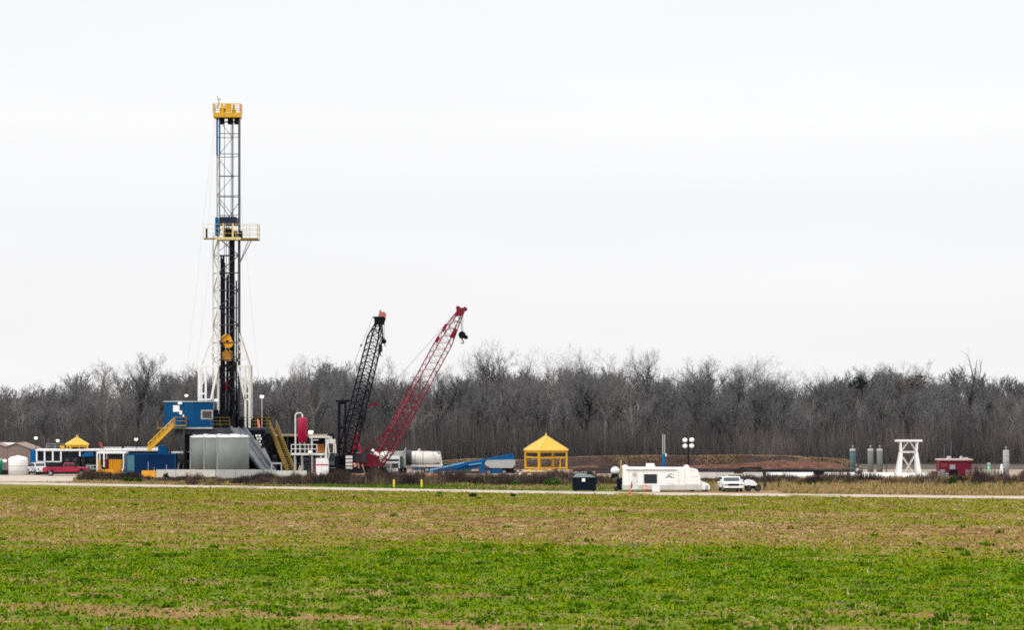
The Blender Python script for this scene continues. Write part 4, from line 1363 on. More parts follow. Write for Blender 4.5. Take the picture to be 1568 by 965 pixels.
HEADL = mat('headlight_glass', (.16, .13, .12), .15, spec=.6)
WPAINT = mat('white_car_paint', (.72, .73, .73), .3, var=.03, spec=.5)
GPAINT = mat('silver_green_paint', (.28, .34, .33), .35, var=.05, spec=.5)
p = W(101, 729, 437); pickup('pickup_truck', 'dark red crew cab pickup parked side on before the tanks', TRUCKRED, (p.x, 437, 0), R(4), L=6.75, wid=1.02, rise=.12)
p = W(58, 728, 441.5); pickup('pickup_truck', 'white pickup parked tail on beside the rounded white tank', WPAINT, (p.x - .3, 443.5, 0), R(118), L=5.6)
p = W(79, 726, 449); pickup('delivery_van', 'grey green wagon standing behind the red pickup bed', GPAINT, (p.x, 449, 0), R(176), bed=False, L=4.9, cat='van', rise=.1)
p = W(133, 726, 446); pickup('parked_car', 'pale grey green wagon facing out beside the yellow forklift', GPAINT, (p.x + .6, 447, 0), R(-62), bed=False, L=4.8, cat='car', rise=.25)
p = W(1121, 754, 363.5); pickup('pickup_truck', 'white pickup facing the field at the road edge', WPAINT, (p.x, 366.2, 0), R(-86), L=5.6, wid=1.24, trim=CLEANW)

# ================================================================== left end of the site
# brown twin gabled shed
f_ = Fr(24, 452)
sh = thing('storage_shed', 'brown twin gabled shed behind the rounded white tank', 'shed', f_.o)
q = lambda px, py, dy=0: f_(px, py, dy)
zE, zR, zV = q(0, 688).z, q(0, 680).z, q(0, 685.3).z
xs_ = [q(p_, 0).x for p_ in (-32, -8, 9.5, 24, 46)]
front = [(xs_[0], 0), (xs_[4], 0), (xs_[4], zE), (xs_[3], zR), (xs_[2], zV), (xs_[1], zR), (xs_[0], zE)]
MB().prism(front, 0, 9).build('wall', CLAD, sh)
m = MB()
th = .16
for (a, za, b, zb_) in ((xs_[0] - .3, zE - .1, xs_[1], zR), (xs_[1], zR, xs_[2], zV), (xs_[2], zV, xs_[3], zR), (xs_[3], zR, xs_[4] + .35, zE - .13)):
    m.poly([(a, -.25, za + .02), (b, -.25, zb_ + .02), (b, 9.3, zb_ + .02), (a, 9.3, za + .02), (a, -.25, za + th), (b, -.25, zb_ + th), (b, 9.3, zb_ + th), (a, 9.3, za + th)],
           [(0, 3, 2, 1), (4, 5, 6, 7), (0, 1, 5, 4), (1, 2, 6, 5), (2, 3, 7, 6), (3, 0, 4, 7)])
m.build('roof', CLAD, sh)
m = MB().poly([(xs_[1], 4, zR + .02), (xs_[3], 4, zR + .02), (xs_[2], 4, zV), (xs_[1], 9.2, zR + .02), (xs_[3], 9.2, zR + .02), (xs_[2], 9.2, zV)], [(0, 2, 1), (3, 4, 5), (0, 1, 4, 3), (1, 2, 5, 4), (2, 0, 3, 5)])
m.build('roof_infill', CLEANW, sh)
m = MB()
for k in range(24):
    x = xs_[0] + .4 + k * (xs_[4] - xs_[0] - .6) / 24
    m.box(x - .03, x + .03, -.03, -.001, .1, zE - .1)
m.box(xs_[2] - .12, xs_[2] + .12, -.08, -.032, 0, zV - .1)
m.build('cladding_strip', mat('brown_strip', (.20, .15, .13), .8, var=.1), sh)
# rounded white tank
f_ = Fr(27.7, 441)
h = f_(0, 703.5).z
r_ = 14.6 * 441 / F
t = thing('water_tank', 'large white plastic tank with domed top before the brown shed', 'tank', f_.o)
MB().lathe([(r_, 0), (r_, h), (r_ * .97, h + .12), (r_ * .75, h + .32), (r_ * .4, h + .44), (.25, h + .48)], n=36).build('shell', CLEANW, t, True)
MB().lathe([(.28, h + .46), (.28, h + .56)], n=14).build('cap', CLEANW, t)
MB().lathe([(r_ + .02, .5), (r_ + .025, .55), (r_ + .02, .6)], n=36).lathe([(r_ + .02, h * .55), (r_ + .025, h * .55 + .05), (r_ + .02, h * .55 + .1)], n=36).build('hoop', PALE, t)
f_ = Fr(-4, 442)
t = thing('green_tank', 'bright green tank cut by the left picture edge', 'tank', f_.o)
MB().lathe([(.8, 0), (.8, 2.25), (.7, 2.4), (.2, 2.5)], n=24).build('shell', GREENP, t, True)
MB().lathe([(.82, 2.22), (.83, 2.3), (.5, 2.5)], n=24).build('rim', PALE, t)
f_ = Fr(8, 441)
t = thing('tool_chest', 'small dark chest between green and white tanks', 'chest', f_.o)
MB().box(-.42, .42, -.3, .3, .05, .72).build('chest_body', DARK, t)
MB().box(-.45, .45, -.33, .33, .722, .80).build('lid', GUN, t)
lamp(7.3, 705.5, 441.5, 0, 'lit lamp beside the brown shed wall, low', .26)

# mud tanks under a white walkway
f_ = Fr(120, 446)
mt = thing('mud_tank', 'long row of dark tanks under a white railed walkway', 'tank', f_.o)
q = lambda px, py, dy=0: f_(px, py, dy)
zw = q(0, 689.5).z
m = MB()
for a, b in ((57, 94), (96, 122), (124, 148), (150, 192), (194, 262)):
    m.box(q(a, 0).x, q(b, 0).x, .4, 3.4, .3, zw - .35)
m.build('tank_body', mat('mud_tank_dark', (.020, .026, .036), .6, var=.4, scale=.5, dirt=(.06, .05, .045, .5)), mt)
MB().box(q(47, 0).x, q(56, 0).x, -.4, 3.4, .6, zw + .05).build('tank_end', LBLUE, mt)
m = MB().box(q(55, 0).x, q(244, 0).x, -.6, 3.6, zw - .12, zw + .14)
m.build('walkway', CLEANW, mt)
for px_ in (57, 69, 81.5, 94, 123):
    MB().box(q(px_, 0).x - .11, q(px_, 0).x + .11, -.5, -.28, q(0, 707 if px_ < 100 else 699).z, zw - .121).build('post', CLEANW, mt)
MB().box(q(56, 0).x, q(95, 0).x, -.45, -.3, q(0, 708).z, q(0, 706.6).z).build('lower_rail', CLEANW, mt)
m = MB()
rail(m, [(q(66, 0).x, 3.4, zw + .14), (q(93, 0).x, 3.4, zw + .14)], .75, r=.05)
m.build('walkway_rail', GREY, mt)
m = MB()
for a, b in ((155, 182), (186, 243)):
    m.box(q(a, 0).x, q(b, 0).x, 3.0, 3.3, zw + .14, zw + .42)
m.build('walkway_pipe', PALE, mt)
m = MB()
for k in range(7):
    x = q(104 + k * 12, 0).x
    m.lathe([(.3, -.4), (.3, .5)], (x, 0, 2.2), 10, 'y')
m.build('pump_end', GUN, mt)
f_ = Fr(134, 444)
m = MB().poly([f_(124, 700), f_(144, 699), f_(142, 694), f_(128, 695.5), f_(124, 700, 1.5), f_(144, 699, 1.5), f_(142, 693, 1.5), f_(128, 694.5, 1.5)], [(0, 1, 2, 3), (7, 6, 5, 4), (0, 4, 5, 1), (1, 5, 6, 2), (2, 6, 7, 3), (3, 7, 4, 0)])
o = m.build('blue_tarpaulin', LBLUE); o.location = f_.o
tag(o, 'bright blue tarpaulin lying under the walkway above the wagon', 'tarpaulin')
f_ = Fr(249, 441)
t = thing('blue_cabinet', 'small bright blue cabinet above the dark blue container', 'cabinet', f_.o)
MB().box(f_(243, 0).x, f_(256, 0).x, -.8, .8, .4, f_(0, 684).z).build('body', LBLUE, t)
MB().box(f_(242.6, 0).x, f_(256.4, 0).x, -.84, .84, f_(0, 684).z + .002, f_(0, 683).z).build('lid', BLUE, t)

# yellow canopy on the tanks (small) and beside it (large)
def canopy(name, label, pxc, d, zb, half, ang, h_eave, h_top, group, lower=True, mm=YEL):
    f_ = Fr(pxc, d)
    t = thing(name, label, 'canopy', (f_.o.x, d, zb), ang, group)
    cs = [(-half, -half), (half, -half), (half, half), (-half, half)]
    for x, y in cs:
        MB().box(x - .125, x + .125, y - .125, y + .125, 0, h_eave).build('post', mm, t)
    m = MB()
    levels = [h_eave - .16] + ([h_eave * .66, .32] if lower else [])
    for z in levels:
        for (a, b), (c, e) in zip(cs, cs[1:] + cs[:1]):
            dv = Vector((c - a, e - b, 0)).normalized() * .142
            m.bar(Vector((a, b, z)) + dv, Vector((c, e, z)) - dv, .16, .20)
    if lower:
        m.box(half * .55 - .07, half * .55 + .07, -half - .02, -half + .12, .4, h_eave * .62)
        m.box(half * .1 - .07, half * .1 + .07, half - .1, half + .04, .4, h_eave * .62)
    m.build('frame_rail', mm, t)
    e = half + .22
    ec = [(-e, -e), (e, -e), (e, e), (-e, e)]
    mm = mat('canopy_yellow', (.62, .37, .06), .6, var=.08, dirt=(.42, .25, .05, .5))
    r_ = MB()
    r_.poly([(x, y, h_eave + .002) for x, y in ec] + [(x, y, h_eave + .14) for x, y in ec] + [(0, 0, h_top)], [(3, 2, 1, 0), (0, 1, 5, 4), (1, 2, 6, 5), (2, 3, 7, 6), (3, 0, 4, 7), (4, 5, 8), (5, 6, 8), (6, 7, 8), (7, 4, 8)])
    roof = r_.build('roof', mm, t)
    m = MB()
    for x, y in ec:
        m.rod((x, y, h_eave + .16), (0, 0, h_top + .03), .085, 6)
    m.lathe([(.12, h_top - .05), (.10, h_top + .3), (.02, h_top + .42)], n=8)
    m.build('roof_hip', mat('pale_hip', (.78, .52, .14), .5, var=.08), roof)
    return t
kk = 434.0 / F
canopy('yellow_canopy', 'large yellow pyramid roofed steel frame behind the dark dumpster', 836, 434, .95, 2.28, R(25.5), (721 - 691.5) * kk, (721 - 668.5) * kk, 'yellow canopies')
canopy('yellow_canopy', 'small yellow pointed canopy on the tank walkway above the red pickup', 118, 448, zw + .15, 1.30, R(20), .55, 1.75, 'yellow canopies', lower=False)
f_ = Fr(118, 447.5)
t = thing('shaker_unit', 'dark shaker machine under the small yellow canopy', 'machine', (f_.o.x, f_.o.y + .3, zw + .15))
MB().box(-.9, .9, -.6, .6, .0, .42).build('machine_body', DARK, t)
MB().box(-1.1, -.6, -.75, -.62, .0, .3).box(.2, .5, -.75, -.62, .0, .3).build('yellow_guard', YEL, t)
f_ = Fr(96, 447)
t = thing('yellow_hopper', 'tiny yellow hopper on the walkway left of the small canopy', 'hopper', (f_.o.x, 447, zw + .145))
MB().poly([(-.2, -.3, 0), (.4, -.3, 0), (.4, .3, 0), (-.2, .3, 0), (-.45, -.4, .5), (.1, -.4, .55), (.1, .4, .55), (-.45, .4, .5)], [(0, 3, 2, 1), (4, 5, 6, 7), (0, 1, 5, 4), (1, 2, 6, 5), (2, 3, 7, 6), (3, 0, 4, 7)]).build('hopper_body', YEL, t)
MB().box(-.3, .45, -.42, .42, -.002, .06).build('base', YELO, t)
f_ = Fr(154.5, 446)
t = thing('red_chute', 'small tilted red chute on the walkway right of the small canopy', 'chute', (f_.o.x, 446, zw + .14))
MB().bar((.25, 0, .05), (-.15, 0, 1.05), .32, .28).build('chute_body', mat('faded_red', (.42, .06, .06), .6, var=.15), t)
MB().box(-.1, .5, -.25, .25, 0, .1).build('base', PALE, t)

# white open frames with yellow gear
f_ = Fr(170, 438)
fr2 = thing('steel_shelter', 'white steel frame shelter left of the dark blue container', 'shelter', f_.o)
q = lambda px, py, dy=0: f_(px, py, dy)
zt = q(0, 693.5).z
MB().box(q(148, 0).x, q(193, 0).x, -.3, 2.8, zt - .14, zt + .12).build('roof_beam', CLEANW, fr2)
for px_ in (149, 159.5, 189.5):
    for y in (-.2, 2.6):
        MB().box(q(px_, 0).x - .1, q(px_, 0).x + .1, y - .1, y + .1, 0, zt - .141).build('post', CLEANW, fr2)
MB().bar((q(189.5, 0).x, -.35, 1.2), (q(186.5, 0).x, -1.3, 0), .12).build('brace', CLEANW, fr2)
f_ = Fr(177, 438.8)
t = thing('yellow_crate', 'yellow slatted cage inside the white frame shelter', 'cage', f_.o)
m = MB()
for k in range(7):
    x = f_(168.5, 0).x + k * (f_(186, 0).x - f_(168.5, 0).x) / 6
    m.box(x - .09, x + .09, -.5, -.42, .3, f_(0, 704).z)
m.box(f_(168, 0).x, f_(186.5, 0).x, -.41, -.36, .3, f_(0, 704).z)
m.build('slat', ORNG, t)
MB().box(f_(168, 0).x, f_(186.5, 0).x, -.35, .7, .25, f_(0, 705).z).build('cage_body', YELO, t)
MB().box(f_(160, 0).x, f_(167.5, 0).x, -.3, .6, .3, f_(0, 703).z).build('side_box', DRED, t)
f_ = Fr(160, 435)
t = thing('forklift', 'yellow forklift standing right of the red pickup', 'forklift', f_.o)
q = lambda px, py, dy=0: f_(px, py, dy)
MB().prism([(q(144, 0).x, .35), (q(174, 0).x, .35), (q(175, 0).x, .75), (q(166, 0).x, 1.05), (q(152, 0).x, 1.0), (q(145, 0).x, .62)], -.6, .6).build('body', ORNG, t)
MB().box(q(151.5, 0).x, q(153.2, 0).x, -.55, -.4, .5, q(0, 704).z).box(q(151.5, 0).x, q(153.2, 0).x, .4, .55, .5, q(0, 704).z).box(q(151.4, 0).x, q(153.3, 0).x, -.39, .39, 1.6, 1.8).build('mast', ORNG, t)
m = MB()
for x in (q(157, 0).x, q(165, 0).x):
    for y in (-.5, .5):
        m.bar((x, y, 1.0), (x, y, 2.25), .08)
m.box(q(156, 0).x, q(166, 0).x, -.55, .55, 2.25, 2.32)
m.build('overhead_guard', DARK, t)
for x in (-.9, .9):
    for y in (-.55, .55):
        wheel(t, x, y, .32, .24, YELO)
MB().box(q(157, 0).x, q(161, 0).x, -.3, .3, 1.0, 1.35).build('seat', BLACK, t)

# blue container
f_ = Fr(231, 437)
t = thing('shipping_container', 'dark blue ribbed container left of the grey tanks', 'container', f_.o)
xa, xb = f_(193, 0).x, f_(269, 0).x
h = f_(0, 695).z
m = MB().box(xa + .1, xb - .1, .05, 2.4, .18, h - .05)
n = 38
for k in range(n):
    x = xa + .2 + k * (xb - xa - .4) / n
    m.box(x, x + .10, .012, .049, .35, h - .2)
m.build('side_panel', DBLUE, t)
m = MB()
for z0, z1 in ((.1, .28), (h - .16, h)):
    m.box(xa, xb, 0, .16, z0, z1).box(xa, xb, 2.3, 2.45, z0, z1)
for x in (xa, xb - .16):
    m.box(x, x + .16, -.01, .15, .282, h - .162).box(x, x + .16, 2.31, 2.46, .282, h - .162)
m.build('frame', BLUE, t)
MB().box(xa + .12, xa + 1.25, -.005, .011, .4, h - .25).build('door', TEAL, t, label='faded teal door panel at the left end')
f_ = Fr(279, 440)
t = thing('pump_shelter', 'small white open frame between container and grey tanks', 'shelter', f_.o)
q = lambda px, py, dy=0: f_(px, py, dy)
z = q(0, 693.5).z
MB().box(q(263, 0).x, q(293, 0).x, -.3, 2.2, z - .1, z + .13).build('roof_beam', CLEANW, t)
for px_ in (270, 292):
    MB().box(q(px_, 0).x - .09, q(px_, 0).x + .09, -.2, 0, 0, z - .101).build('post', CLEANW, t)
MB().box(q(273, 0).x, q(290, 0).x, .6, 1.8, .1, 1.6).lathe([(.45, -.6), (.45, .8)], (q(282, 0).x, .2, 1.9), 12, 'x').build('pump', PUMPG, t)
m = MB().tube([(q(281, 0).x, -.2, .2), (q(281, 0).x, -.2, 1.7), (q(285, 0).x, -.2, 1.7), (q(287, 0).x, -.2, .3)], .08, 6)
m.build('pipe', PALE, t)
# thin markers on the wall
for px_, py_ in ((227, 707), (255, 712), (236, 716)):
    p = W(px_, py_, 421.6)
    m = MB().lathe([(.035, 0), (.035, p.z)], n=6).lathe([(.16, 0), (.16, .08)], n=8)
    o = m.build('marker_post', PALE)
    o.location = (p.x, 421.6, 0)
    tag(o, 'thin pale marker rod behind the barrier wall before the blue container', 'marker', 'thin rods behind the barrier wall')
lamp(55, 671, 445, zw + .14, 'lit lamp on a pole over the bright blue tank end', .25)
lamp(88.5, 675, 445, zw + .14, 'lit lamp on a pole left of the small yellow canopy', .25)
lamp(208.5, 673, 445, zw + .14, 'lit lamp on a pole left of the bright yellow stair', .25)
# ================================================================== gear between the rig and the cranes
f_ = Fr(440, 448)
t = thing('pump_house', 'dark open pump house with tan roof behind the steep yellow stair', 'pump house', f_.o)
q = lambda px, py, dy=0: f_(px, py, dy)
zt = q(0, 668).z
MB().box(q(404, 0).x, q(505, 0).x, .2, 3.2, zt - .05, zt + .22).build('roof', mat('tan_roof', (.42, .33, .25), .8, var=.15), t)
MB().box(q(405, 0).x, q(503, 0).x, 1.8, 3.0, .1, zt - .06).build('back_wall', DARK, t)
for px_ in (406, 440, 474, 502):
    MB().box(q(px_, 0).x - .12, q(px_, 0).x + .12, .3, .54, 0, zt - .051).build('post', GUN, t)
m = MB()
for a, b, h in ((408, 424, 2.2), (430, 452, 2.6), (456, 476, 1.8), (480, 500, 2.4)):
    m.box(q(a, 0).x, q(b, 0).x, .6, 1.7, .2, h)
    m.lathe([(.4, -.7), (.4, .7)], (q((a + b) / 2, 0).x, .8, h + .3), 12, 'x')
m.build('engine', GUN, t)
f_ = Fr(423, 427)
t = thing('pipe_trolley', 'low pale frame trolley at the foot of the rig ramp', 'trolley', f_.o)
q = lambda px, py, dy=0: f_(px, py, dy)
m = MB()
for x in (q(416, 0).x, q(431, 0).x):
    for y in (-.4, .4):
        m.bar((x, y, .3), (x, y, q(0, 711).z), .12)
m.box(q(415.5, 0).x, q(431.5, 0).x, -.5, .5, q(0, 711).z, q(0, 709).z).box(q(415.5, 0).x, q(431.5, 0).x, -.45, .45, .55, .65)
m.build('frame', PALE, t)
for x in (-.6, .6):
    for y in (-.5, .5):
        wheel(t, x, y, .2, .12)

# gas separator skid
f_ = Fr(470, 431)
sk = thing('platform_skid', 'pale railed deck on legs carrying the red tank', 'platform', f_.o)
q = lambda px, py, dy=0: f_(px, py, dy)
z0 = q(0, 695.5).z
m = MB().box(q(446, 0).x, q(496, 0).x, -1.2, 1.4, z0 - .16, z0 + .10)
m.build('deck', OFFW, sk)
for px_ in (452, 463, 478.5, 492):
    for y in (-1.0, 1.2):
        MB().box(q(px_, 0).x - .09, q(px_, 0).x + .09, y - .09, y + .09, 0, z0 - .161).build('leg', PALE, sk)
m = MB()
rail(m, [(q(447, 0).x, -1.1, z0 + .1), (q(486, 0).x, -1.1, z0 + .1)], 1.3, r=.06)
m.build('guard_rail', OFFW, sk)
m = MB()
zf = q(0, 669.5).z
m.box(q(474, 0).x, q(505, 0).x, -.9, .6, zf - .13, zf + .13)
for px_ in (478, 500):
    m.box(q(px_, 0).x - .11, q(px_, 0).x + .11, -.8, -.6, 0 if px_ == 500 else z0 + .1, zf - .131)
m.box(q(478, 0).x, q(488, 0).x, -.8, -.68, zf - .5, zf - .38)
m.build('overhead_frame', OFFW, sk)
f_ = Fr(463.2, 431.3, z0 + .10)
rt = thing('red_tank', 'upright crimson tank with a hooked pale pipe on the railed deck', 'tank', f_.o)
q = lambda px, py, dy=0: f_(px, py, dy)
zb_, zt = q(0, 678).z, q(0, 639.5).z
r_ = 7.3 * 431 / F
MB().lathe([(.15, zb_ - .1), (r_ * .7, zb_), (r_, zb_ + .25), (r_, zt - .28), (r_ * .75, zt - .06), (.15, zt)], n=28).build('shell', CRIM, rt, True)
m = MB()
for a in (.6, 2.2, 3.8, 5.4):
    m.rod((math.cos(a) * r_ * .7, math.sin(a) * r_ * .7, 0), (math.cos(a) * r_ * .7, math.sin(a) * r_ * .7, zb_ + .2), .07, 6)
m.build('leg', PALE, rt)
xp = q(452.6, 0).x
zz_ = q(0, 633).z
m = MB().tube([(xp, -.2, 0), (xp, -.2, zz_ - .35), (xp + .12, -.2, zz_ - .1), (xp + .4, -.2, zz_), (-.3, -.1, zz_), (-.08, 0, zz_ - .12), (0, 0, zz_ - .4), (0, 0, zt)], .115, 8)
m.build('vent_pipe', OFFW, rt)
lamp(476, 662, 430.2, zf + .131, 'lit lamp right beside the upright crimson tank', .36)
lamp(474.5, 692, 429.4, z0 - .9, 'small warm lamp at the edge of the railed deck', .2)
f_ = Fr(490, 432.2, z0 + .10)
t = thing('orange_engine', 'orange engine box at the right end of the railed deck', 'engine', f_.o)
q = lambda px, py, dy=0: f_(px, py, dy)
MB().box(q(485, 0).x, q(496, 0).x, -.4, .4, .05, q(0, 681).z).build('engine_body', mat('rust_orange', (.40, .11, .03), .6, var=.2), t)
MB().box(q(491.5, 0).x, q(492.8, 0).x, -.46, -.402, .05, q(0, 681).z).box(q(484.8, 0).x, q(496.2, 0).x, -.46, -.402, q(0, 687).z, q(0, 686).z).build('engine_guard', YELO, t)
f_ = Fr(459.5, 428.6)
t = thing('tan_drum', 'tall tan drum under the red tank deck', 'drum', f_.o)
MB().lathe([(.28, .1), (.28, 1.35), (.1, 1.42)], n=16).build('drum_body', TAN, t, True)
MB().lathe([(.3, .5), (.3, .56)], n=16).lathe([(.3, .95), (.3, 1.0)], n=16).lathe([(.12, 1.4), (.12, 1.75)], n=10).build('drum_ring', PALE, t)
f_ = Fr(492, 430)
t = thing('generator_set', 'white boxed generator with red left end below the orange engine', 'generator', f_.o)
q = lambda px, py, dy=0: f_(px, py, dy)
z1 = q(0, 702).z
MB().prism([(q(484.5, 0).x, .35), (q(503, 0).x, .35), (q(503, 0).x, z1 - .5), (q(500, 0).x, z1), (q(484.5, 0).x, z1)], -.9, .9).build('housing', CLEANW, t)
MB().box(q(482, 0).x, q(484.4, 0).x, -.85, .85, .3, z1 - .03).build('radiator', RED, t)
MB().box(q(485, 0).x, q(503, 0).x, -.93, -.902, q(0, 713).z, q(0, 711).z).build('stripe', mat('faded_red', (.42, .06, .06)), t)
MB().box(q(482, 0).x, q(504, 0).x, -.8, .8, .1, .34).build('skid_base', DARK, t)

# ================================================================== black lattice crane
def crawler(parent, xc, half, z0=0):
    """one crawler track, along x"""
    m = MB()
    pts = [(xc - half, .15), (xc - half + .35, 0), (xc + half - .35, 0), (xc + half, .15), (xc + half + .25, .55), (xc + half, .95), (xc + half - .3, 1.05), (xc - half + .3, 1.05), (xc - half, .95), (xc - half - .25, .55)]
    for y in (-2.1, 1.2):
        m.prism(pts, y, y + .9)
        for k in range(int(half * 2 / .4)):
            x = xc - half + .3 + k * .4
            m.box(x - .12, x + .12, y - .04, y + .94, -.03, -.001).box(x - .12, x + .12, y - .04, y + .94, 1.051, 1.10)
    m.box(xc - half * .5, xc + half * .5, -1.2, 1.2, .5, 1.2)
    return m.build('crawler_track', DARK, parent)
DB = 438.0
f_ = Fr(528, DB)
bc = thing('crawler_crane', 'black lattice boom crane with pale cab, left of the red crane', 'crane', f_.o)
q = lambda px, py, dy=0: f_(px, py, dy)
crawler(bc, 0, 2.6)
m = MB().box(q(503, 0).x, q(541, 0).x, -1.5, 1.5, 1.25, q(0, 712).z).box(q(507, 0).x, q(520, 0).x, -1.4, 1.4, 1.26, q(0, 698).z).box(q(519, 0).x, q(537, 0).x, -.3, 1.4, 1.27, q(0, 700).z)
m.build('machine_house', BLACK, bc)
cab = MB()
# pale flared cab frame at the left
zt0, zt1, zb0 = q(0, 679).z, q(0, 672.5).z, q(0, 716).z
cab.box(q(501, 0).x, q(514.5, 0).x, -1.9, -.5, zt0, zt1)
for a, b in ((501, 499), (503, 505.5), (512.5, 512), (514.5, 515.5)):
    cab.bar((q(a, 0).x, -1.85, zt0), (q(b, 0).x, -1.9, q(0, 694).z), .17, .17, (0, 1, 0))
cab.bar((q(499, 0).x, -1.9, q(0, 694).z), (q(499, 0).x, -1.9, zb0), .15, .15, (0, 1, 0)).bar((q(505.5, 0).x, -1.9, q(0, 694).z), (q(502, 0).x, -1.9, q(0, 709).z), .15, .15, (0, 1, 0))
cab.box(q(503, 0).x, q(514, 0).x, -1.4, -.4, 1.6, zt0 - .002)
cabo = cab.build('cab', OFFW, bc)
MB().box(q(504.5, 0).x, q(512.5, 0).x, -1.46, -1.402, q(0, 693).z, q(0, 681).z).build('cab_window', mat('dusty_glass', (.085, .085, .065), .3), cabo)
MB().box(q(503.3, 0).x, q(514, 0).x, -1.47, -1.403, q(0, 706).z, q(0, 694).z).build('lower_window', GLASS, cabo)
MB().box(q(503.5, 0).x, q(513, 0).x, -1.48, -1.404, q(0, 716).z, q(0, 706.3).z).build('side_panel', mat('slate_panel', (.10, .105, .13), .5), cabo)
MB().lathe([(.55, 0), (.55, .5), (.38, .85), (.1, .95)], (q(507, 0).x, -1.2, zt1), 14).build('exhaust_hood', BLACK, bc)
MB().box(q(504, 0).x, q(510, 0).x, -1.8, -1.0, zt1 + .002, zt1 + .4).build('roof_box', PALE, cabo)
m = MB()
for k in range(4):
    m.box(q(530.5, 0).x, q(540.5, 0).x, -2.0, -1.52, q(0, 718.5 - k * 5.5).z, q(0, 714.5 - k * 5.5).z)
m.build('counterweight', OFFW, bc)
# gantry
m = MB()
zt, zb_ = q(0, 615).z, q(0, 694).z
for y in (-.9, .9):
    m.bar((q(519, 0).x, y, zb_), (q(519.5, 0).x, y, zt), .30, .26, (0, 1, 0)).bar((q(528.5, 0).x, y, zb_), (q(529, 0).x, y, zt), .22, .22, (0, 1, 0))
    m.bar((q(518, 0).x, y, q(0, 655).z), (q(530, 0).x, y, q(0, 655).z), .42)
m.box(q(515, 0).x, q(536.5, 0).x, -1.0, 1.0, zt - .1, zt + .22).box(q(518, 0).x, q(530, 0).x, -.8, .8, zt - .45, zt - .11)
m.build('gantry', BLACK, bc)
# boom
foot, tip = q(526.5, 712), q(579.5, 496, 6)
k1 = foot.lerp(tip, .10); k2 = foot.lerp(tip, .90)
m = MB()
truss(m, foot, k1, .45, 1.0, 2, .12, .07, R(24))
truss(m, k1, k2, 1.0, .90, 17, .125, .055, R(24))
truss(m, k2, tip, .92, .40, 2, .12, .07, R(24))
boom = m.build('boom', BLACK, bc)
m = MB()
c = q(581, 490, 6)
m.box(c.x - .75, c.x + .75, c.y - .8, c.y + .8, c.z - .75, c.z + .5)
m.poly([(c.x - 1.1, c.y - .5, c.z + .5), (c.x + 1.0, c.y - .5, c.z + .3), (c.x + .8, c.y - .5, c.z - .3), (c.x - .6, c.y - .5, c.z - .1), (c.x - 1.1, c.y + .5, c.z + .5), (c.x + 1.0, c.y + .5, c.z + .3), (c.x + .8, c.y + .5, c.z - .3), (c.x - .6, c.y + .5, c.z - .1)], [(0, 1, 2, 3), (7, 6, 5, 4), (0, 4, 5, 1), (1, 5, 6, 2), (2, 6, 7, 3), (3, 7, 4, 0)])
m.build('boom_head', BLACK, boom)
m = MB()
m.lathe([(.5, -.15), (.5, .15)], (c.x + .55, c.y, c.z + .75), 16, 'y').poly([(c.x - .2, c.y - .2, c.z + .5), (c.x + .5, c.y - .2, c.z + .5), (c.x + .25, c.y - .2, c.z + 1.55), (c.x + .05, c.y - .2, c.z + 1.55), (c.x - .2, c.y + .2, c.z + .5), (c.x + .5, c.y + .2, c.z + .5), (c.x + .25, c.y + .2, c.z + 1.55), (c.x + .05, c.y + .2, c.z + 1.55)], [(0, 1, 2, 3), (7, 6, 5, 4), (0, 4, 5, 1), (1, 5, 6, 2), (2, 6, 7, 3), (3, 7, 4, 0)])
m.build('head_sheave', mat('salmon_steel', (.45, .16, .13), .6, var=.2), boom)
m = MB()
gt = Vector((q(520, 0).x, 0, zt + .2))
sp = q(553, 529, 2)
for y in (-.5, .5):
    m.rod((c.x - 1.0, c.y + y, c.z + .4), sp + Vector((0, y, 0)), .013, 4).rod(sp + Vector((0, y, 0)), gt + Vector((0, y, 0)), .013, 4)
m.bar(sp + Vector((0, -.6, 0)), sp + Vector((0, .6, 0)), .25)
m.build('pendant_line', GUN, bc)
m = MB()
for px_, py_ in ((588.3, 516), (582.6, 526)):
    m.rod((q(px_, 0, 6).x, c.y - .1, c.z + .5), (q(px_, 0, 6).x, c.y - .1, q(0, py_, 6).z), .035, 4)
m.build('hoist_line', DARK, bc)
hb = thing('headache_ball', 'small dark ball hook hanging from the black crane tip', 'hook', f_.o + q(588.3, 524, 6))
MB().lathe([(.08, .7), (.1, .45), (.3, .3), (.36, .05), (.25, -.2), (.08, -.28)], n=14).build('ball', BLACK, hb, True)
m = MB().tube([(0, 0, -.25), (.05, 0, -.5), (.2, 0, -.62), (.3, 0, -.45)], .06, 6)
m.build('hook', GUN, hb)
hb = thing('hook_block', 'dark narrow hook block hanging below the black crane tip', 'hook', f_.o + q(582.6, 535, 6))
MB().box(-.28, .28, -.2, .2, -.4, .45).lathe([(.3, -.24), (.3, .24)], (0, 0, .45), 12, 'y').build('block_body', BLACK, hb)
MB().rod((0, 0, -.4), (0, 0, -.9), .08, 6).tube([(0, 0, -.9), (.12, 0, -1.1), (.28, 0, -.95)], .06, 6).build('hook', DARK, hb)

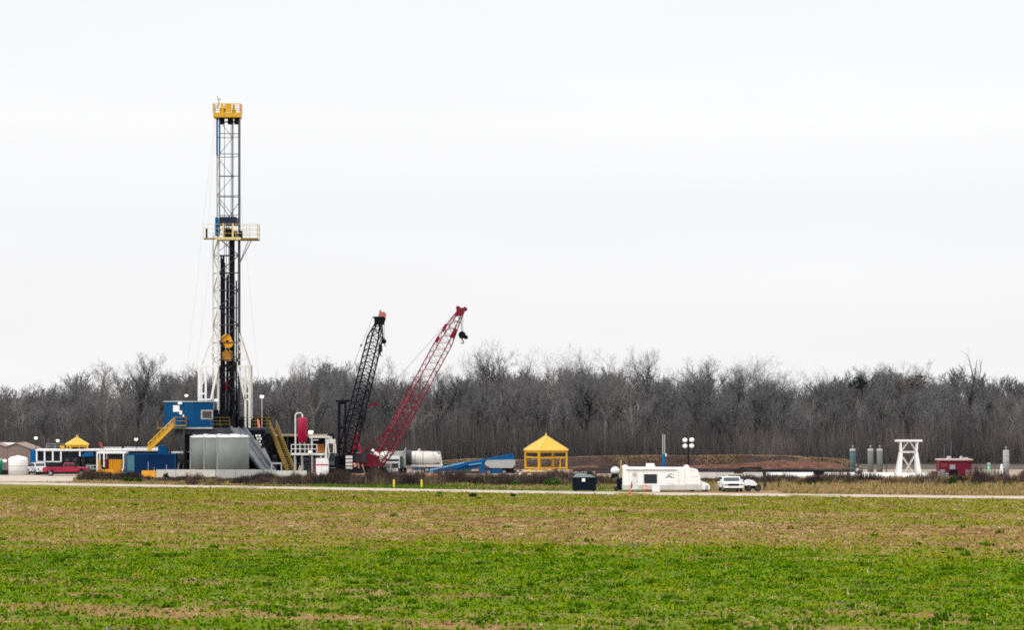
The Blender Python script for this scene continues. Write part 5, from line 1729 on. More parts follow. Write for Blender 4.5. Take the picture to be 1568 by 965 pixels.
# ================================================================== red lattice crane
DRC = 444.0
f_ = Fr(565, DRC)
rc = thing('crawler_crane', 'red lattice boom crane leaning right, beside the white truck', 'crane', f_.o)
q = lambda px, py, dy=0: f_(px, py, dy)
crawler(rc, 0, 2.7)
m = MB().box(q(540, 0).x, q(583, 0).x, -1.6, 1.6, 1.25, q(0, 714).z).prism([(q(553, 0).x, q(0, 714).z), (q(583, 0).x, q(0, 714).z), (q(580, 0).x, q(0, 700).z), (q(566, 0).x, q(0, 694).z), (q(555, 0).x, q(0, 699).z)], -1.4, 1.4)
m.build('machine_house', DRED, rc)
m = MB().box(q(537.5, 0).x, q(553, 0).x, -1.9, -.4, q(0, 719).z, q(0, 694).z)
cabo = m.build('cab', RED, rc)
MB().box(q(541.5, 0).x, q(552, 0).x, -1.96, -1.902, q(0, 707.5).z, q(0, 695.5).z).build('cab_window', GLASS, cabo)
MB().box(q(540.5, 0).x, q(553.4, 0).x, -1.95, -.38, q(0, 694).z + .002, q(0, 693).z).build('cab_roof', GREY, cabo)
MB().box(q(553.2, 0).x, q(561.5, 0).x, -1.8, -.6, q(0, 708.5).z, q(0, 694).z).build('side_housing', GUN, rc)
MB().lathe([(.32, -.2), (.32, .2)], (q(544, 0).x, -1.95, q(0, 712).z), 12, 'y').build('work_light', mat('pink_lamp', (.8, .35, .33), .4), rc)
MB().bar((q(549, 0).x, -2.0, q(0, 709).z), (q(551, 0).x, -2.2, .9), .2).bar((q(555.5, 0).x, -2.0, q(0, 711).z), (q(559, 0).x, -2.2, .3), .2).build('step_rail', TAN, rc)
m = MB()
for y in (-.9, .9):
    pk = (q(544.5, 0).x, y * .5, q(0, 663).z)
    m.bar((q(538.5, 0).x, y, q(0, 694).z), pk, .26, .26, (0, 1, 0)).bar((q(553, 0).x, y, q(0, 694).z), pk, .26, .26, (0, 1, 0))
    m.bar((q(541.2, 0).x, y * .8, q(0, 672).z), (q(549, 0).x, y * .8, q(0, 672).z), .2).bar((q(540, 0).x, y, q(0, 685).z), (q(551, 0).x, y, q(0, 685).z), .28)
m.bar((q(544.5, 0).x, -.6, q(0, 663).z), (q(544.5, 0).x, .6, q(0, 663).z), .35)
m.build('gantry', mat('bright_red', (.38, .010, .030), .5, var=.12), rc)
foot, tip = q(577, 714), q(703.5, 481, -4)
k1 = foot.lerp(tip, .12); k2 = foot.lerp(tip, .82)
m = MB()
truss(m, foot, k1, .5, 1.02, 2, .13, .07, R(20))
kh = k1.lerp(k2, .5)
truss(m, k1, kh, 1.02, 1.02, 9, .10, .048, R(20))
truss(m, kh, k2, 1.02, 1.0, 8, .085, .030, R(20))
truss(m, k2, tip, 1.0, .42, 4, .085, .04, R(20))
boom = m.build('boom', RED, rc)
m = MB()
c = q(706, 477, -4)
m.poly([(c.x - .9, c.y - .5, c.z - .7), (c.x + .3, c.y - .5, c.z - .7), (c.x + .75, c.y - .5, c.z + .5), (c.x - .6, c.y - .5, c.z + .6), (c.x - .9, c.y + .5, c.z - .7), (c.x + .3, c.y + .5, c.z - .7), (c.x + .75, c.y + .5, c.z + .5), (c.x - .6, c.y + .5, c.z + .6)], [(0, 1, 2, 3), (7, 6, 5, 4), (0, 4, 5, 1), (1, 5, 6, 2), (2, 6, 7, 3), (3, 7, 4, 0)])
m.lathe([(.34, -.3), (.34, .3)], (c.x - .45, c.y, c.z + .5), 14, 'y').lathe([(.34, -.3), (.34, .3)], (c.x + .6, c.y, c.z + .35), 14, 'y')
m.build('boom_head', DRED, boom)
d_ = (tip - foot).normalized()
a_ = foot.lerp(tip, .845) + Vector((.75, -.6, .0))
MB().bar(a_, a_ + d_ * 1.5, .5, .5).build('boom_panel', RED, boom)
a_ = foot.lerp(tip, .80) + Vector((-.95, -.6, .3))
MB().bar(a_, a_ + d_ * .9, .3, .3).bar(a_ + d_ * 2.0, a_ + d_ * 3.2, .35, .35).build('boom_stop', RED, boom)
m = MB()
br = q(571.5, 620, -1)
gp = Vector((q(544.5, 0).x, 0, q(0, 663).z))
for y in (-.45, .45):
    m.rod((c.x - .5, c.y + y, c.z + .2), br + Vector((.5, y, .25)), .012, 4)
for y in (-.3, -.1, .1, .3):
    m.rod(br + Vector((-.5, y, -.1)), gp + Vector((0, y, 0)), .012, 4)
m.build('pendant_line', DRED, rc)
MB().bar(br + Vector((-.75, 0, -.12)), br + Vector((.75, 0, .12)), .7, .34).bar(br + Vector((-.3, 0, .12)), br + Vector((.5, 0, .25)), .5, .2).build('bridle', DRED, rc)
m = MB()
for y in (-.7, .7):
    m.rod(q(553, 696, 0) + Vector((0, y, 0)), foot.lerp(tip, .245) + Vector((-1.0, y, .2)), .12, 6)
m.build('boom_backstop', DRED, rc)
m = MB()
for dx in (-.28, -.1, .1):
    m.rod((q(708, 0, -4).x + dx, c.y, c.z + .2), (q(708, 0, -4).x + dx * .6, c.y, q(0, 508, -4).z), .028, 4)
m.build('hoist_line', GUN, rc)
hb = thing('hook_block', 'black hook block hanging high under the red crane tip', 'hook', f_.o + q(708, 515, -4))
MB().lathe([(.3, -.28), (.55, -.26), (.55, .26), (.3, .28)], (-.05, 0, .2), 18, 'y').box(-.42, .32, -.3, .3, -.35, .35).lathe([(.3, -.12), (.34, 0), (.3, .12)], (.52, .1, -.15), 12, 'y').build('block_body', BLACK, hb)
m = MB().rod((-.05, 0, -.35), (-.05, 0, -.62), .1, 8).tube([(-.05, 0, -.6), (.16, 0, -.75), (.22, 0, -.98), (.02, 0, -1.12), (-.2, 0, -1.0)], .085, 6)
m.build('hook', GUN, hb)
for i, (px_, py_) in enumerate(((571, 690.5), (575.2, 694.5), (578.2, 696.8))):
    o = MB().lathe([(.08, .25), (.24, .12), (.27, -.05), (.1, -.22)], n=12).rod((0, .1, 0), (0, .5, -.1), .05, 5).build('work_light', mat('pale_pink_lamp', (.85, .66, .64), .4, emit=.25), rc)
    o.location = q(px_, py_, -1.75)

# ================================================================== white trucks
f_ = Fr(598, 450)
tr = thing('semi_truck', 'white conventional truck facing out between red crane and white tanker', 'truck', f_.o)
q = lambda px, py, dy=0: f_(px, py, dy)
m = MB()
m.box(q(586.5, 0).x, q(611, 0).x, -4.6, -2.6, .85, q(0, 706.8).z)
m.box(q(592, 0).x, q(613, 0).x, -2.6, -.6, .85, q(0, 698.5).z)
cabo = m.build('cab', CLEANW, tr)
MB().box(q(587.6, 0).x, q(599.5, 0).x, -4.68, -4.602, q(0, 720.5).z, q(0, 709.5).z).build('grille', GREY, cabo)
m = MB()
for k in range(6):
    x = q(588.5 + 2 * k, 0).x
    m.box(x - .03, x + .03, -4.71, -4.682, q(0, 720).z, q(0, 710).z)
m.build('grille_bar', PALE, cabo)
MB().box(q(594, 0).x, q(611.8, 0).x, -2.68, -2.602, q(0, 706.3).z, q(0, 703).z).build('windscreen', GLASS, cabo)
MB().box(q(601.5, 0).x, q(612, 0).x, -4.66, -4.602, q(0, 716).z, q(0, 709).z).build('side_panel', GUN, cabo)
MB().box(q(596, 0).x, q(621, 0).x, -.55, 1.6, .9, q(0, 691.5).z).build('sleeper', PALE, tr)
MB().box(q(583, 0).x, q(611, 0).x, -4.9, -4.7, .45, .85).build('bumper', CLEANW, tr)
for px_, dx in ((593, -.28), (619.5, .28)):
    m = MB().rod((q(px_, 0).x, -.7, 1.0), (q(px_, 0).x, -.7, q(0, 691).z), .09, 8).rod((q(px_, 0).x, -.7, q(0, 691).z), (q(px_, 0).x + dx, -.7, q(0, 686.5).z), .11, 8)
    m.build('exhaust_stack', PALE, tr)
for x in (q(589, 0).x, q(609, 0).x):
    wheel(tr, x, -4.0, .52, .3)
for y in (-1.5, .2):
    for x in (q(590, 0).x, q(618, 0).x):
        wheel(tr, x, y, .52, .4)
MB().box(q(613.5, 0).x, q(617.5, 0).x, -2.4, -1.9, .8, q(0, 699).z).build('air_cleaner', PUMPG, tr)
f_ = Fr(584, 452.5)
t = thing('round_end_tank', 'cream round ended tank showing between red crane and white truck', 'tank', f_.o)
zc = f_(0, 701).z
r_ = .95
MB().lathe([(.1, -.75), (r_ * .6, -.65), (r_ * .92, -.35), (r_, 0), (r_, 4.5)], (-.5 + .3, 0, zc), 24, 'x').build('shell', mat('cream_tank', (.74, .71, .65), .5, var=.06), t, True)
MB().box(-.2, .3, -.6, .6, 0, zc - .7).box(2.5, 3, -.6, .6, 0, zc - .7).build('saddle', GREY, t)
f_ = Fr(648, 452)
tk = thing('tanker_trailer', 'white tanker with dark round end frame right of the white truck', 'tanker', f_.o)
q = lambda px, py, dy=0: f_(px, py, dy)
zc = q(0, 701.5).z
r_ = 10.2 * 452 / F
CREAM = mat('cream_tank', (.74, .71, .65))
MB().lathe([(r_, q(630, 0).x), (r_, q(655, 0).x), (r_ * .94, q(663, 0).x), (r_ * .78, q(669, 0).x), (r_ * .45, q(673, 0).x), (.1, q(674.5, 0).x)], (0, 0, zc), 28, 'x').build('shell', CREAM, tk, True)
MB().lathe([(r_ + .12, q(619.5, 0).x), (r_ + .12, q(630, 0).x)], (0, 0, zc), 24, 'x').build('end_housing', GUN, tk)
m = MB()
for k in (636, 648):
    m.lathe([(r_ + .03, q(k, 0).x - .05), (r_ + .03, q(k, 0).x + .05)], (0, 0, zc), 28, 'x')
m.build('tank_band', PALE, tk)
m = MB()
for y in (-1.1, 1.1):
    m.bar((q(673.5, 0).x, y, q(0, 693).z), (q(677.5, 0).x, y, q(0, 717).z), .16, .16, (0, 1, 0)).bar((q(640, 0).x, y, q(0, 692).z), (q(674, 0).x, y, q(0, 692.5).z), .12)
    m.bar((q(663, 0).x, y, q(0, 693).z), (q(676, 0).x, y, q(0, 712).z), .1)
m.box(q(630, 0).x, q(678, 0).x, -1.15, 1.15, q(0, 715).z, q(0, 712).z)
m.build('frame', OFFW, tk)
MB().rod((q(641, 0).x, -.3, zc + r_ * .8), (q(641.5, 0).x, -.3, q(0, 690).z), .16, 8).rod((q(641.5, 0).x, -.3, q(0, 690).z), (q(643, 0).x, -.3, q(0, 688).z), .14, 8).build('vent_stack', CREAM, tk)
for px_ in (654, 668):
    for y in (-.95, .95):
        wheel(tk, q(px_, 0).x, y, .5, .3)
MB().box(q(632, 0).x, q(648, 0).x, -1.1, .9, .5, q(0, 715.2).z).build('tool_locker', mat('slate_blue', (.05, .12, .18), .5, var=.2), tk)

# blue hydraulic pipe machine
f_ = Fr(730, 440)
bm2 = thing('pipe_machine', 'long blue sloping pipe handling machine with white rounded belly', 'machine', f_.o)
q = lambda px, py, dy=0: f_(px, py, dy)
m = MB().prism([(q(654, 0).x, q(0, 723).z), (q(656, 0).x, q(0, 720.5).z), (q(712, 0).x, q(0, 708.5).z), (q(784, 0).x, q(0, 695.5).z), (q(787, 0).x, q(0, 699).z), (q(788.5, 0).x, q(0, 704.5).z), (q(745, 0).x, q(0, 706.5).z), (q(736, 0).x, q(0, 715).z), (q(690, 0).x, q(0, 722).z)], -.7, .7)
m.build('sloping_beam', LBLUE, bm2)
MB().prism([(q(690, 0).x, q(0, 720.6).z), (q(714, 0).x, q(0, 712.6).z), (q(742, 0).x, q(0, 707.2).z), (q(736, 0).x, q(0, 713.8).z), (q(712, 0).x, q(0, 718.3).z)], -.712, -.70).build('shade_overlay', DBLUE, bm2)  # darker blue overlay, paints the shading low on the beam into the colour
for k in range(5):
    a = q(745 + 9 * k, 699.5 - k * 1.0)
    MB().box(a.x - .05, a.x + .05, -.74, -.702, a.z - .42, a.z + .22).build('beam_rib', BLUE, bm2)
MB().bar(q(658, 720.4, -.72), q(711, 708.6, -.72), .12, .22).bar(q(718, 712.3, -.72), q(738, 709.5, -.72), .06, .16).build('edge_strip', mat('sky_blue', (.14, .34, .55), .5, var=.1), bm2)
m = MB().prism([(q(742.5, 0).x, q(0, 708).z), (q(746, 0).x, q(0, 704.8).z), (q(788.5, 0).x, q(0, 704.0).z), (q(789, 0).x, q(0, 712).z), (q(784, 0).x, q(0, 717).z), (q(752, 0).x, q(0, 717).z), (q(744, 0).x, q(0, 713).z)], -.9, .9)
m.build('belly_tank', PALE, bm2)
MB().box(q(740, 0).x, q(787, 0).x, -.6, .6, .35, q(0, 717.3).z).build('under_frame', DARK, bm2)
MB().box(q(733, 0).x, q(769, 0).x, -.8, -.5, .3, q(0, 718.5).z).box(q(735, 0).x, q(742, 0).x, -.85, .6, .3, q(0, 711).z).build('outrigger', LBLUE, bm2)
for px_ in (748, 772):
    for y in (-.85, .85):
        wheel(bm2, q(px_, 0).x, y, .45, .28)
f_ = Fr(690, 455)
t = thing('green_trough', 'dark green trough half hidden behind the blue pipe machine', 'trough', f_.o)
q = lambda px, py, dy=0: f_(px, py, dy)
MB().prism([(q(676, 0).x, .3), (q(722, 0).x, .3), (q(725, 0).x, q(0, 711.5).z), (q(674, 0).x, q(0, 711.5).z)], -1, 1).build('trough_body', mat('deep_green', (.015, .09, .075), .6, var=.2), t)
MB().box(q(674, 0).x, q(725, 0).x, -1.06, 1.06, q(0, 711.5).z + .002, q(0, 710.6).z).build('rim', PUMPG, t)

# low platform under the large canopy, with pale sacks
f_ = Fr(836, 434)
t = thing('low_platform', 'low timber deck carrying the large yellow canopy', 'platform', f_.o)
m = MB().box(-3.6, 4.0, -3.6, 3.6, .74, .948)
m.build('deck', TAN, t)
for x in (-3.3, 0, 3.7):
    for y in (-3.3, 3.3):
        MB().box(x - .15, x + .15, y - .15, y + .15, 0, .739).build('leg', WOOD, t)
for k in range(26):
    px_ = 790 + 3.0 * k + rnd.uniform(-1, 1)
    d_ = 429.6 + rnd.uniform(-1.2, .5)
    p = W(px_, 722, d_)
    w_, h_ = rnd.uniform(.16, .30), rnd.uniform(.15, .32)
    zb_ = rnd.choice([.25, .45, .70])
    m = MB().lathe([(w_ * .5, -w_), (w_, -w_ * .55), (w_ * 1.04, 0), (w_, w_ * .6), (w_ * .45, w_)], n=10, axis='x')
    m.v = [(x * 1.3, y, (z + w_) * h_ / w_ * .8) for x, y, z in m.v]
    o = m.build('sand_sack', mat('sack_%d' % (k % 4), [(.55, .47, .36), (.48, .36, .26), (.62, .58, .50), (.55, .40, .10)][k % 4], .9, var=.15))
    o.location = (p.x, d_, zb_)
    tag(o, 'small pale sack lying on the low heap before the large yellow canopy', 'sack', 'pale sacks heaped before the yellow canopy')
m = MB()
f_ = Fr(828, 429.3)
m.prism([(-4.6, 0), (5.2, 0), (4.4, .62), (2.0, .85), (-2.5, .80), (-4.0, .5)], -1.4, 1.2)
o = m.build('soil_heap', dirt3)
o.location = f_.o
tag(o, 'low tan soil heap under the pale sacks by the large canopy', 'heap')
for (px_, py_, lab, mm) in ((796.5, 728, 'tiny white jug on the scrub edge left of the canopy', CLEANW), (810.5, 728, 'tiny pale yellow jug on the scrub edge below the canopy', mat('pale_lemon', (.68, .62, .30), .5))):
    p = W(px_, py_ + 2, 424)
    o = MB().lathe([(.24, 0), (.26, .1), (.26, .34), (.1, .46), (.07, .52)], n=14).build('plastic_jug', mm, None, True)
    o.location = (p.x, 424, p.z)
    m = MB().box(p.x - .4, p.x + .4, 423.7, 424.3, 0, p.z - .001)
    tag(o, lab, 'jug')
    b_ = m.build('wooden_crate', WOOD)
    tag(b_, 'dark crate under the ' + ('white' if mm is CLEANW else 'pale yellow') + ' jug before the canopy', 'crate')
# ================================================================== road side: dumpster, motorhome
f_ = Fr(895, 365.5)
t = thing('dumpster', 'large dark navy dumpster with white square label at the road edge', 'dumpster', f_.o, R(2))
q = lambda px, py, dy=0: f_(px, py, dy)
xa, xb = q(877, 0).x, q(913.5, 0).x
zt = q(0, 731.5).z
m = MB().prism([(xa + .06, .12), (xb - .06, .12), (xb, zt), (xa, zt)], 0, 1.9)
for k in range(6):
    x = xa + .25 + k * (xb - xa - .5) / 5
    m.box(x - .05, x + .05, -.06, -.001, .2, zt - .12)
m.box(xa - .03, xb + .03, -.07, -.002, zt - .11, zt + .02)
m.build('bin_body', NAVY, t)
m = MB().poly([(xa + .15, -.02, zt + .022), (xb - .1, -.02, zt + .022), (xb - .1, 1.9, zt + .022), (xa + .15, 1.9, zt + .022), (xa + .5, .5, zt + .36), (xb - .9, .5, zt + .36), (xb - .9, 1.6, zt + .42), (xa + .5, 1.6, zt + .42)], [(0, 3, 2, 1), (4, 5, 6, 7), (0, 1, 5, 4), (1, 2, 6, 5), (2, 3, 7, 6), (3, 0, 4, 7)])
m.build('lid', mat('lid_greygreen', (.12, .15, .14), .5, var=.15), t)
MB().box(q(891, 0).x, q(896, 0).x, -.10, -.071, q(0, 738).z, q(0, 733).z).build('label_plate', CLEANW, t)
for x in (xa + .4, xb - .4):
    for y in (.3, 1.6):
        MB().lathe([(.12, -.06), (.12, .06)], (x, y, .12), 12, 'y').build('caster', RUBBER, t)
f_ = Fr(906, 366.3, zt + .39)
m = MB().poly([(-.45, -.3, 0), (.3, -.35, 0), (.5, .3, 0), (-.3, .35, 0), (-.25, -.1, .28), (.05, -.2, .14), (.32, .1, .34), (-.1, .2, .2)], [(0, 3, 2, 1), (4, 5, 6, 7), (0, 1, 5, 4), (1, 2, 6, 5), (2, 3, 7, 6), (3, 0, 4, 7)])
o = m.build('rubbish_bag', BLACK); o.location = f_.o + Vector((-.25, .1, .02))
tag(o, 'crumpled black bag lying on the dumpster lid', 'bag')
f_ = Fr(948.6, 368)
t = thing('plastic_bin', 'tall dark bin at the left end of the motorhome', 'bin', f_.o)
q = lambda px, py, dy=0: f_(px, py, dy)
MB().prism([(-.27, .08), (.27, .08), (.33, 1.55), (-.33, 1.55)], -.3, .3).build('bin_body', NAVY, t)
MB().box(-.35, .35, -.34, .34, 1.552, 1.63).build('lid', GUN, t)
wheel(t, -.45, -.1, .28, .2, GUN)
# motorhome
f_ = Fr(1018, 364.5)
rv = thing('motorhome', 'long white motorhome with dark window and mountain emblem at the road edge', 'motorhome', f_.o)
q = lambda px, py, dy=0: f_(px, py, dy)
X_ = lambda px: q(px, 0).x
Z_ = lambda py: q(0, py).z
RVW = mat('motorhome_white', (.79, .79, .78), .35, var=.02, scale=.8, dirt=(.66, .63, .59, .3), spec=.4)
zs = Z_(750.4)
prof = [(X_(954), zs), (X_(1074.5), zs), (X_(1074.5), Z_(744)), (X_(1073), Z_(737)), (X_(1070), Z_(724)), (X_(1068), Z_(719.5)), (X_(1054), Z_(716.5)), (X_(962), Z_(716)), (X_(956), Z_(717.5)), (X_(954), Z_(720))]
MB().prism(prof, 0, 2.5).build('body', RVW, rv)
nose = [(X_(1074.6), zs), (X_(1087), zs), (X_(1087.3), Z_(745)), (X_(1085), Z_(741.5)), (X_(1075.5), Z_(737.5)), (X_(1074.6), Z_(737.3))]
ns = MB().prism(nose, .12, 2.38).build('hood', RVW, rv)
MB().box(X_(1080), X_(1084.5), .09, .119, Z_(750), Z_(744)).build('headlight', PALE, ns)
MB().box(X_(954) - .02, X_(1074.5), -.035, -.002, Z_(750.6), Z_(743.2)).build('skirt', mat('skirt_grey', (.52, .50, .47), .5, var=.06, dirt=(.36, .32, .27, .5)), rv)
dr = MB().box(X_(967.5), X_(976.5), -.04, -.003, Z_(750), Z_(721)).build('door', mat('door_white', (.66, .65, .62), .4, var=.04), rv)
MB().box(X_(969.5), X_(974.5), -.055, -.041, Z_(730), Z_(725)).build('door_window', PALE, dr)
MB().box(X_(975.4), X_(976), -.08, -.041, Z_(739), Z_(737)).build('handle', DARK, dr)
wd = MB().box(X_(986.3), X_(1006), -.03, -.002, Z_(740.8), Z_(726.6)).build('window', BLACK, rv)
MB().box(X_(987.2), X_(1005.1), -.045, -.031, Z_(740), Z_(727.4)).build('pane', GLASS, wd)
m = MB().poly([(X_(990), .7, Z_(716) + .002), (X_(1004), .7, Z_(716) + .002), (X_(1004), 1.7, Z_(716) + .002), (X_(990), 1.7, Z_(716) + .002), (X_(990), .8, Z_(710.5)), (X_(1002), .8, Z_(710.5)), (X_(1002), 1.6, Z_(710.5)), (X_(990), 1.6, Z_(710.5))], [(0, 3, 2, 1), (4, 5, 6, 7), (0, 1, 5, 4), (1, 2, 6, 5), (2, 3, 7, 6), (3, 0, 4, 7)])
m.build('air_conditioner', CLEANW, rv)
MB().poly([(X_(1047), .6, Z_(716.5) + .003), (X_(1056), .6, Z_(716.5) + .003), (X_(1056), 1.3, Z_(716.5) + .003), (X_(1047), 1.3, Z_(716.5) + .003), (X_(1049), .7, Z_(712.5)), (X_(1053), .7, Z_(712.5)), (X_(1055), 1.2, Z_(713)), (X_(1049), 1.2, Z_(713))], [(0, 3, 2, 1), (4, 5, 6, 7), (0, 1, 5, 4), (1, 2, 6, 5), (2, 3, 7, 6), (3, 0, 4, 7)]).build('roof_vent', CLEANW, rv)
MB().lathe([(.4, 0), (.38, .25), (.2, .4)], (X_(957.5), .6, Z_(717.5)), 14).build('roof_dome', CLEANW, rv)
MB().rod((X_(959), -.09, Z_(719.5)), (X_(1036), -.09, Z_(719.5)), .085, 8).build('rolled_awning', mat('awning_grey', (.50, .49, .47), .7, var=.06), rv)
EMB = mat('emblem_grey', (.17, .165, .16), .5, var=.1)
def decal(pts, name, mm, y=-.008, th=.006):
    return MB().prism([(X_(a), Z_(b)) for a, b in pts], y, y + th).build(name, mm, rv)
decal([(1017.5, 732.6), (1022, 729.8), (1024.4, 728.0), (1026.2, 729.2), (1028.4, 730.4), (1034, 732.2), (1029, 732.4), (1026.5, 731.9), (1025.2, 730.9), (1022.6, 731.6)], 'emblem', EMB)
decal([(1021, 728.6), (1024.5, 726.4), (1028, 726.0), (1033.5, 728.2), (1028, 727.4), (1025, 727.5)], 'emblem_ridge', EMB)
decal([(1017.8, 732.4), (1020.5, 731.6), (1021, 732.2)], 'emblem_foot', EMB)
SEAM = mat('seam_grey', (.50, .49, .47), .5)
for a_ in (963, 985.2, 1039, 1048.5):
    MB().box(X_(a_) - .025, X_(a_) + .025, -.012, -.003, Z_(744), Z_(720.5)).build('panel_seam', SEAM, rv)
MB().box(X_(1050), X_(1073), -.012, -.003, Z_(742.8), Z_(742)).build('panel_seam', SEAM, rv)
STR = mat('stripe_grey', (.47, .46, .46), .5)
decal([(1022, 740.5), (1033.5, 742.4), (1033.5, 743.0), (1023, 741.6)], 'swoosh', STR)
decal([(1056, 720.6), (1064, 721.4), (1064, 722.0), (1056, 721.4)], 'stripe', STR)
decal([(1057, 730.0), (1069, 730.3), (1069, 731.0), (1057, 730.8)], 'stripe', STR)
decal([(1039.5, 737), (1042, 736.5), (1042, 738), (1040, 738)], 'hatch_latch', STR)
for px_ in (1000, 1060, 1080):
    for y in (.3, 2.2):
        wheel(rv, X_(px_), y, .36, .25)
MB().box(X_(957), X_(1086), .3, 2.2, .18, zs - .002).build('chassis', RUBBER, rv)
f_ = Fr(1004.5, 362.6)
t = thing('step_box', 'plain white box standing in front of the motorhome', 'box', f_.o)
MB().box(-.48, .48, -.3, .3, .05, .84).build('box_body', CLEANW, t)
MB().box(-.51, .51, -.33, .33, .842, .90).build('lid', CLEANW, t)
def cone(px, pyb, h, label):
    d = gd(pyb)
    p = W(px, pyb, d)
    t = thing('traffic_cone', label, 'cone', (p.x, d, .012), 0, 'orange cones by the motorhome')
    MB().lathe([(.17 * h / .7, .04), (.03, h)], n=14).build('cone_body', ORANGE, t, True)
    MB().box(-.2, .2, -.2, .2, 0, .04).build('cone_base', ORANGE, t)
    MB().lathe([(.125 * h / .7, h * .36), (.086 * h / .7, h * .58)], n=14).build('cone_band', mat('cone_band', (.75, .55, .48), .5), t)
cone(964.3, 757.5, .62, 'small orange cone on the road below the motorhome door')
cone(988.8, 753.6, .95, 'taller faded orange cone against the motorhome under its window')
cone(991.2, 753.2, .85, 'second faded orange cone against the motorhome, right beside the taller one')
f_ = Fr(966, 361.8)
q = lambda px, py, dy=0: f_(px, py, dy)
t = thing('cloth_flag', 'rust orange cloth on a thin stake before the motorhome door', 'flag', f_.o)
MB().rod(q(967.5, 736), q(964.5, 756), .02, 5).build('stake', TAN, t)
m = MB().poly([q(966.5, 738), q(967.6, 738.5), q(969.2, 744), q(967.6, 748.5), q(964.8, 748), q(965.6, 744), q(966.5, 738, .08), q(967.6, 738.5, .08), q(969.2, 744, .1), q(967.6, 748.5, .1), q(964.8, 748, .08), q(965.6, 744, .06)],
    [(0, 1, 2, 3, 4, 5), (11, 10, 9, 8, 7, 6)] + [(i, 6 + i, 6 + (i + 1) % 6, (i + 1) % 6) for i in range(6)])
m.build('cloth', RUST, t)
# white hooded little buggy beside the pickup
f_ = Fr(1152, 366)
t = thing('utility_buggy', 'small white hooded buggy with dark wheels right of the white pickup', 'buggy', f_.o)
q = lambda px, py, dy=0: f_(px, py, dy)
X_ = lambda px: q(px, 0).x
Z_ = lambda py: q(0, py).z
MB().prism([(X_(1137), .75), (X_(1158), .72), (X_(1159), Z_(741)), (X_(1153), Z_(736)), (X_(1146), Z_(734.8)), (X_(1140), Z_(737)), (X_(1137), Z_(742))], -.55, .75).build('hood', WPAINT, t)
MB().box(X_(1141), X_(1164), -.45, .65, .35, .85).box(X_(1155), X_(1164), -.5, .65, .5, Z_(744.5)).build('chassis', BLACK, t)
for px_ in (1145.5, 1160):
    for y in (-.55, .65):
        wheel(t, X_(px_), y, .40, .28, GUN)
MB().rod((X_(1151), -.4, Z_(741)), (X_(1157), -.3, Z_(738)), .05, 6).build('handlebar', DARK, t)
# dark wooden frame
f_ = Fr(1173, 372)
t = thing('timber_post', 'dark weathered wooden post with leaning bar by the buggy', 'post', f_.o)
q = lambda px, py, dy=0: f_(px, py, dy)
MB().bar(q(1171.5, 754), q(1171, 722), .34, .3, (0, 1, 0)).bar(q(1169.5, 752.5), q(1175.5, 752.5), .5, .45).build('post', WOOD, t)
MB().bar(q(1171, 729.5), q(1197.5, 729), .12).build('cross_bar', WOOD, t)
MB().bar(q(1195.5, 729), q(1190.2, 752), .16, .16, (0, 1, 0)).build('leaning_leg', WOOD, t)

# ================================================================== behind the motorhome
f_ = Fr(942, 416)
t = thing('ball_tank', 'white ball shaped tank on a dark cradle left of the motorhome', 'tank', f_.o)
z = f_(0, 721.3).z
r_ = 6.9 * 416 / F
MB().lathe([(r_ * math.sin(PI * k / 12) + .001, -r_ * .88 * math.cos(PI * k / 12)) for k in range(13)], (0, 0, z), 24).build('shell', CLEANW, t, True)
MB().prism([(-.6, 0), (.6, 0), (.5, z - r_ * .6), (-.5, z - r_ * .6)], -.5, .5).build('cradle', DARK, t)
f_ = Fr(950.8, 414)
m = MB().bar((0, 0, 0), (0, 0, f_(0, 704.5).z), .22, .2, (0, 1, 0)).bar((0, 0, 0), (0, 0, 1.6), .30, .3, (0, 1, 0))
o = m.build('tan_stake', TAN); o.location = f_.o
tag(o, 'tall tan wooden stake behind the left end of the motorhome', 'stake')
f_ = Fr(1016.5, 432)
q = lambda px, py, dy=0: f_(px, py, dy)
t = thing('blue_post', 'blue post with thin twin grey pipes above the motorhome roof', 'post', f_.o)
MB().lathe([(.26, 0), (.24, q(0, 696).z)], n=16).build('post_body', LBLUE, t, True)
for dx in (-.14, .13):
    MB().rod((dx, 0, q(0, 696).z), (dx, 0, q(0, 665 if dx < 0 else 666).z), .085, 8).build('pipe', PALE, t)
MB().box(.2, .42, -.15, .15, q(0, 699).z, q(0, 695).z).build('bracket', CLEANW, t)
f_ = Fr(1054, 430)
q = lambda px, py, dy=0: f_(px, py, dy)
t = thing('globe_lamp_post', 'dark post with four white globe lamps behind the motorhome', 'lamp post', f_.o)
MB().lathe([(.13, 0), (.11, q(0, 674).z)], n=10).bar((-.6, 0, q(0, 675).z), (.6, 0, q(0, 675).z), .07).bar((-.6, 0, q(0, 684).z), (.6, 0, q(0, 684).z), .07).build('post', DARK, t)
for px_, py_ in ((1048.8, 674.5), (1059.2, 674), (1048.8, 683.5), (1059, 683.3)):
    c = q(px_, py_, 0)
    MB().lathe([(.36 * math.sin(PI * k / 8) + .001, -.33 * math.cos(PI * k / 8)) for k in range(9)], (c.x, c.y - .2, c.z), 16).build('globe', LAMPW, t, True)
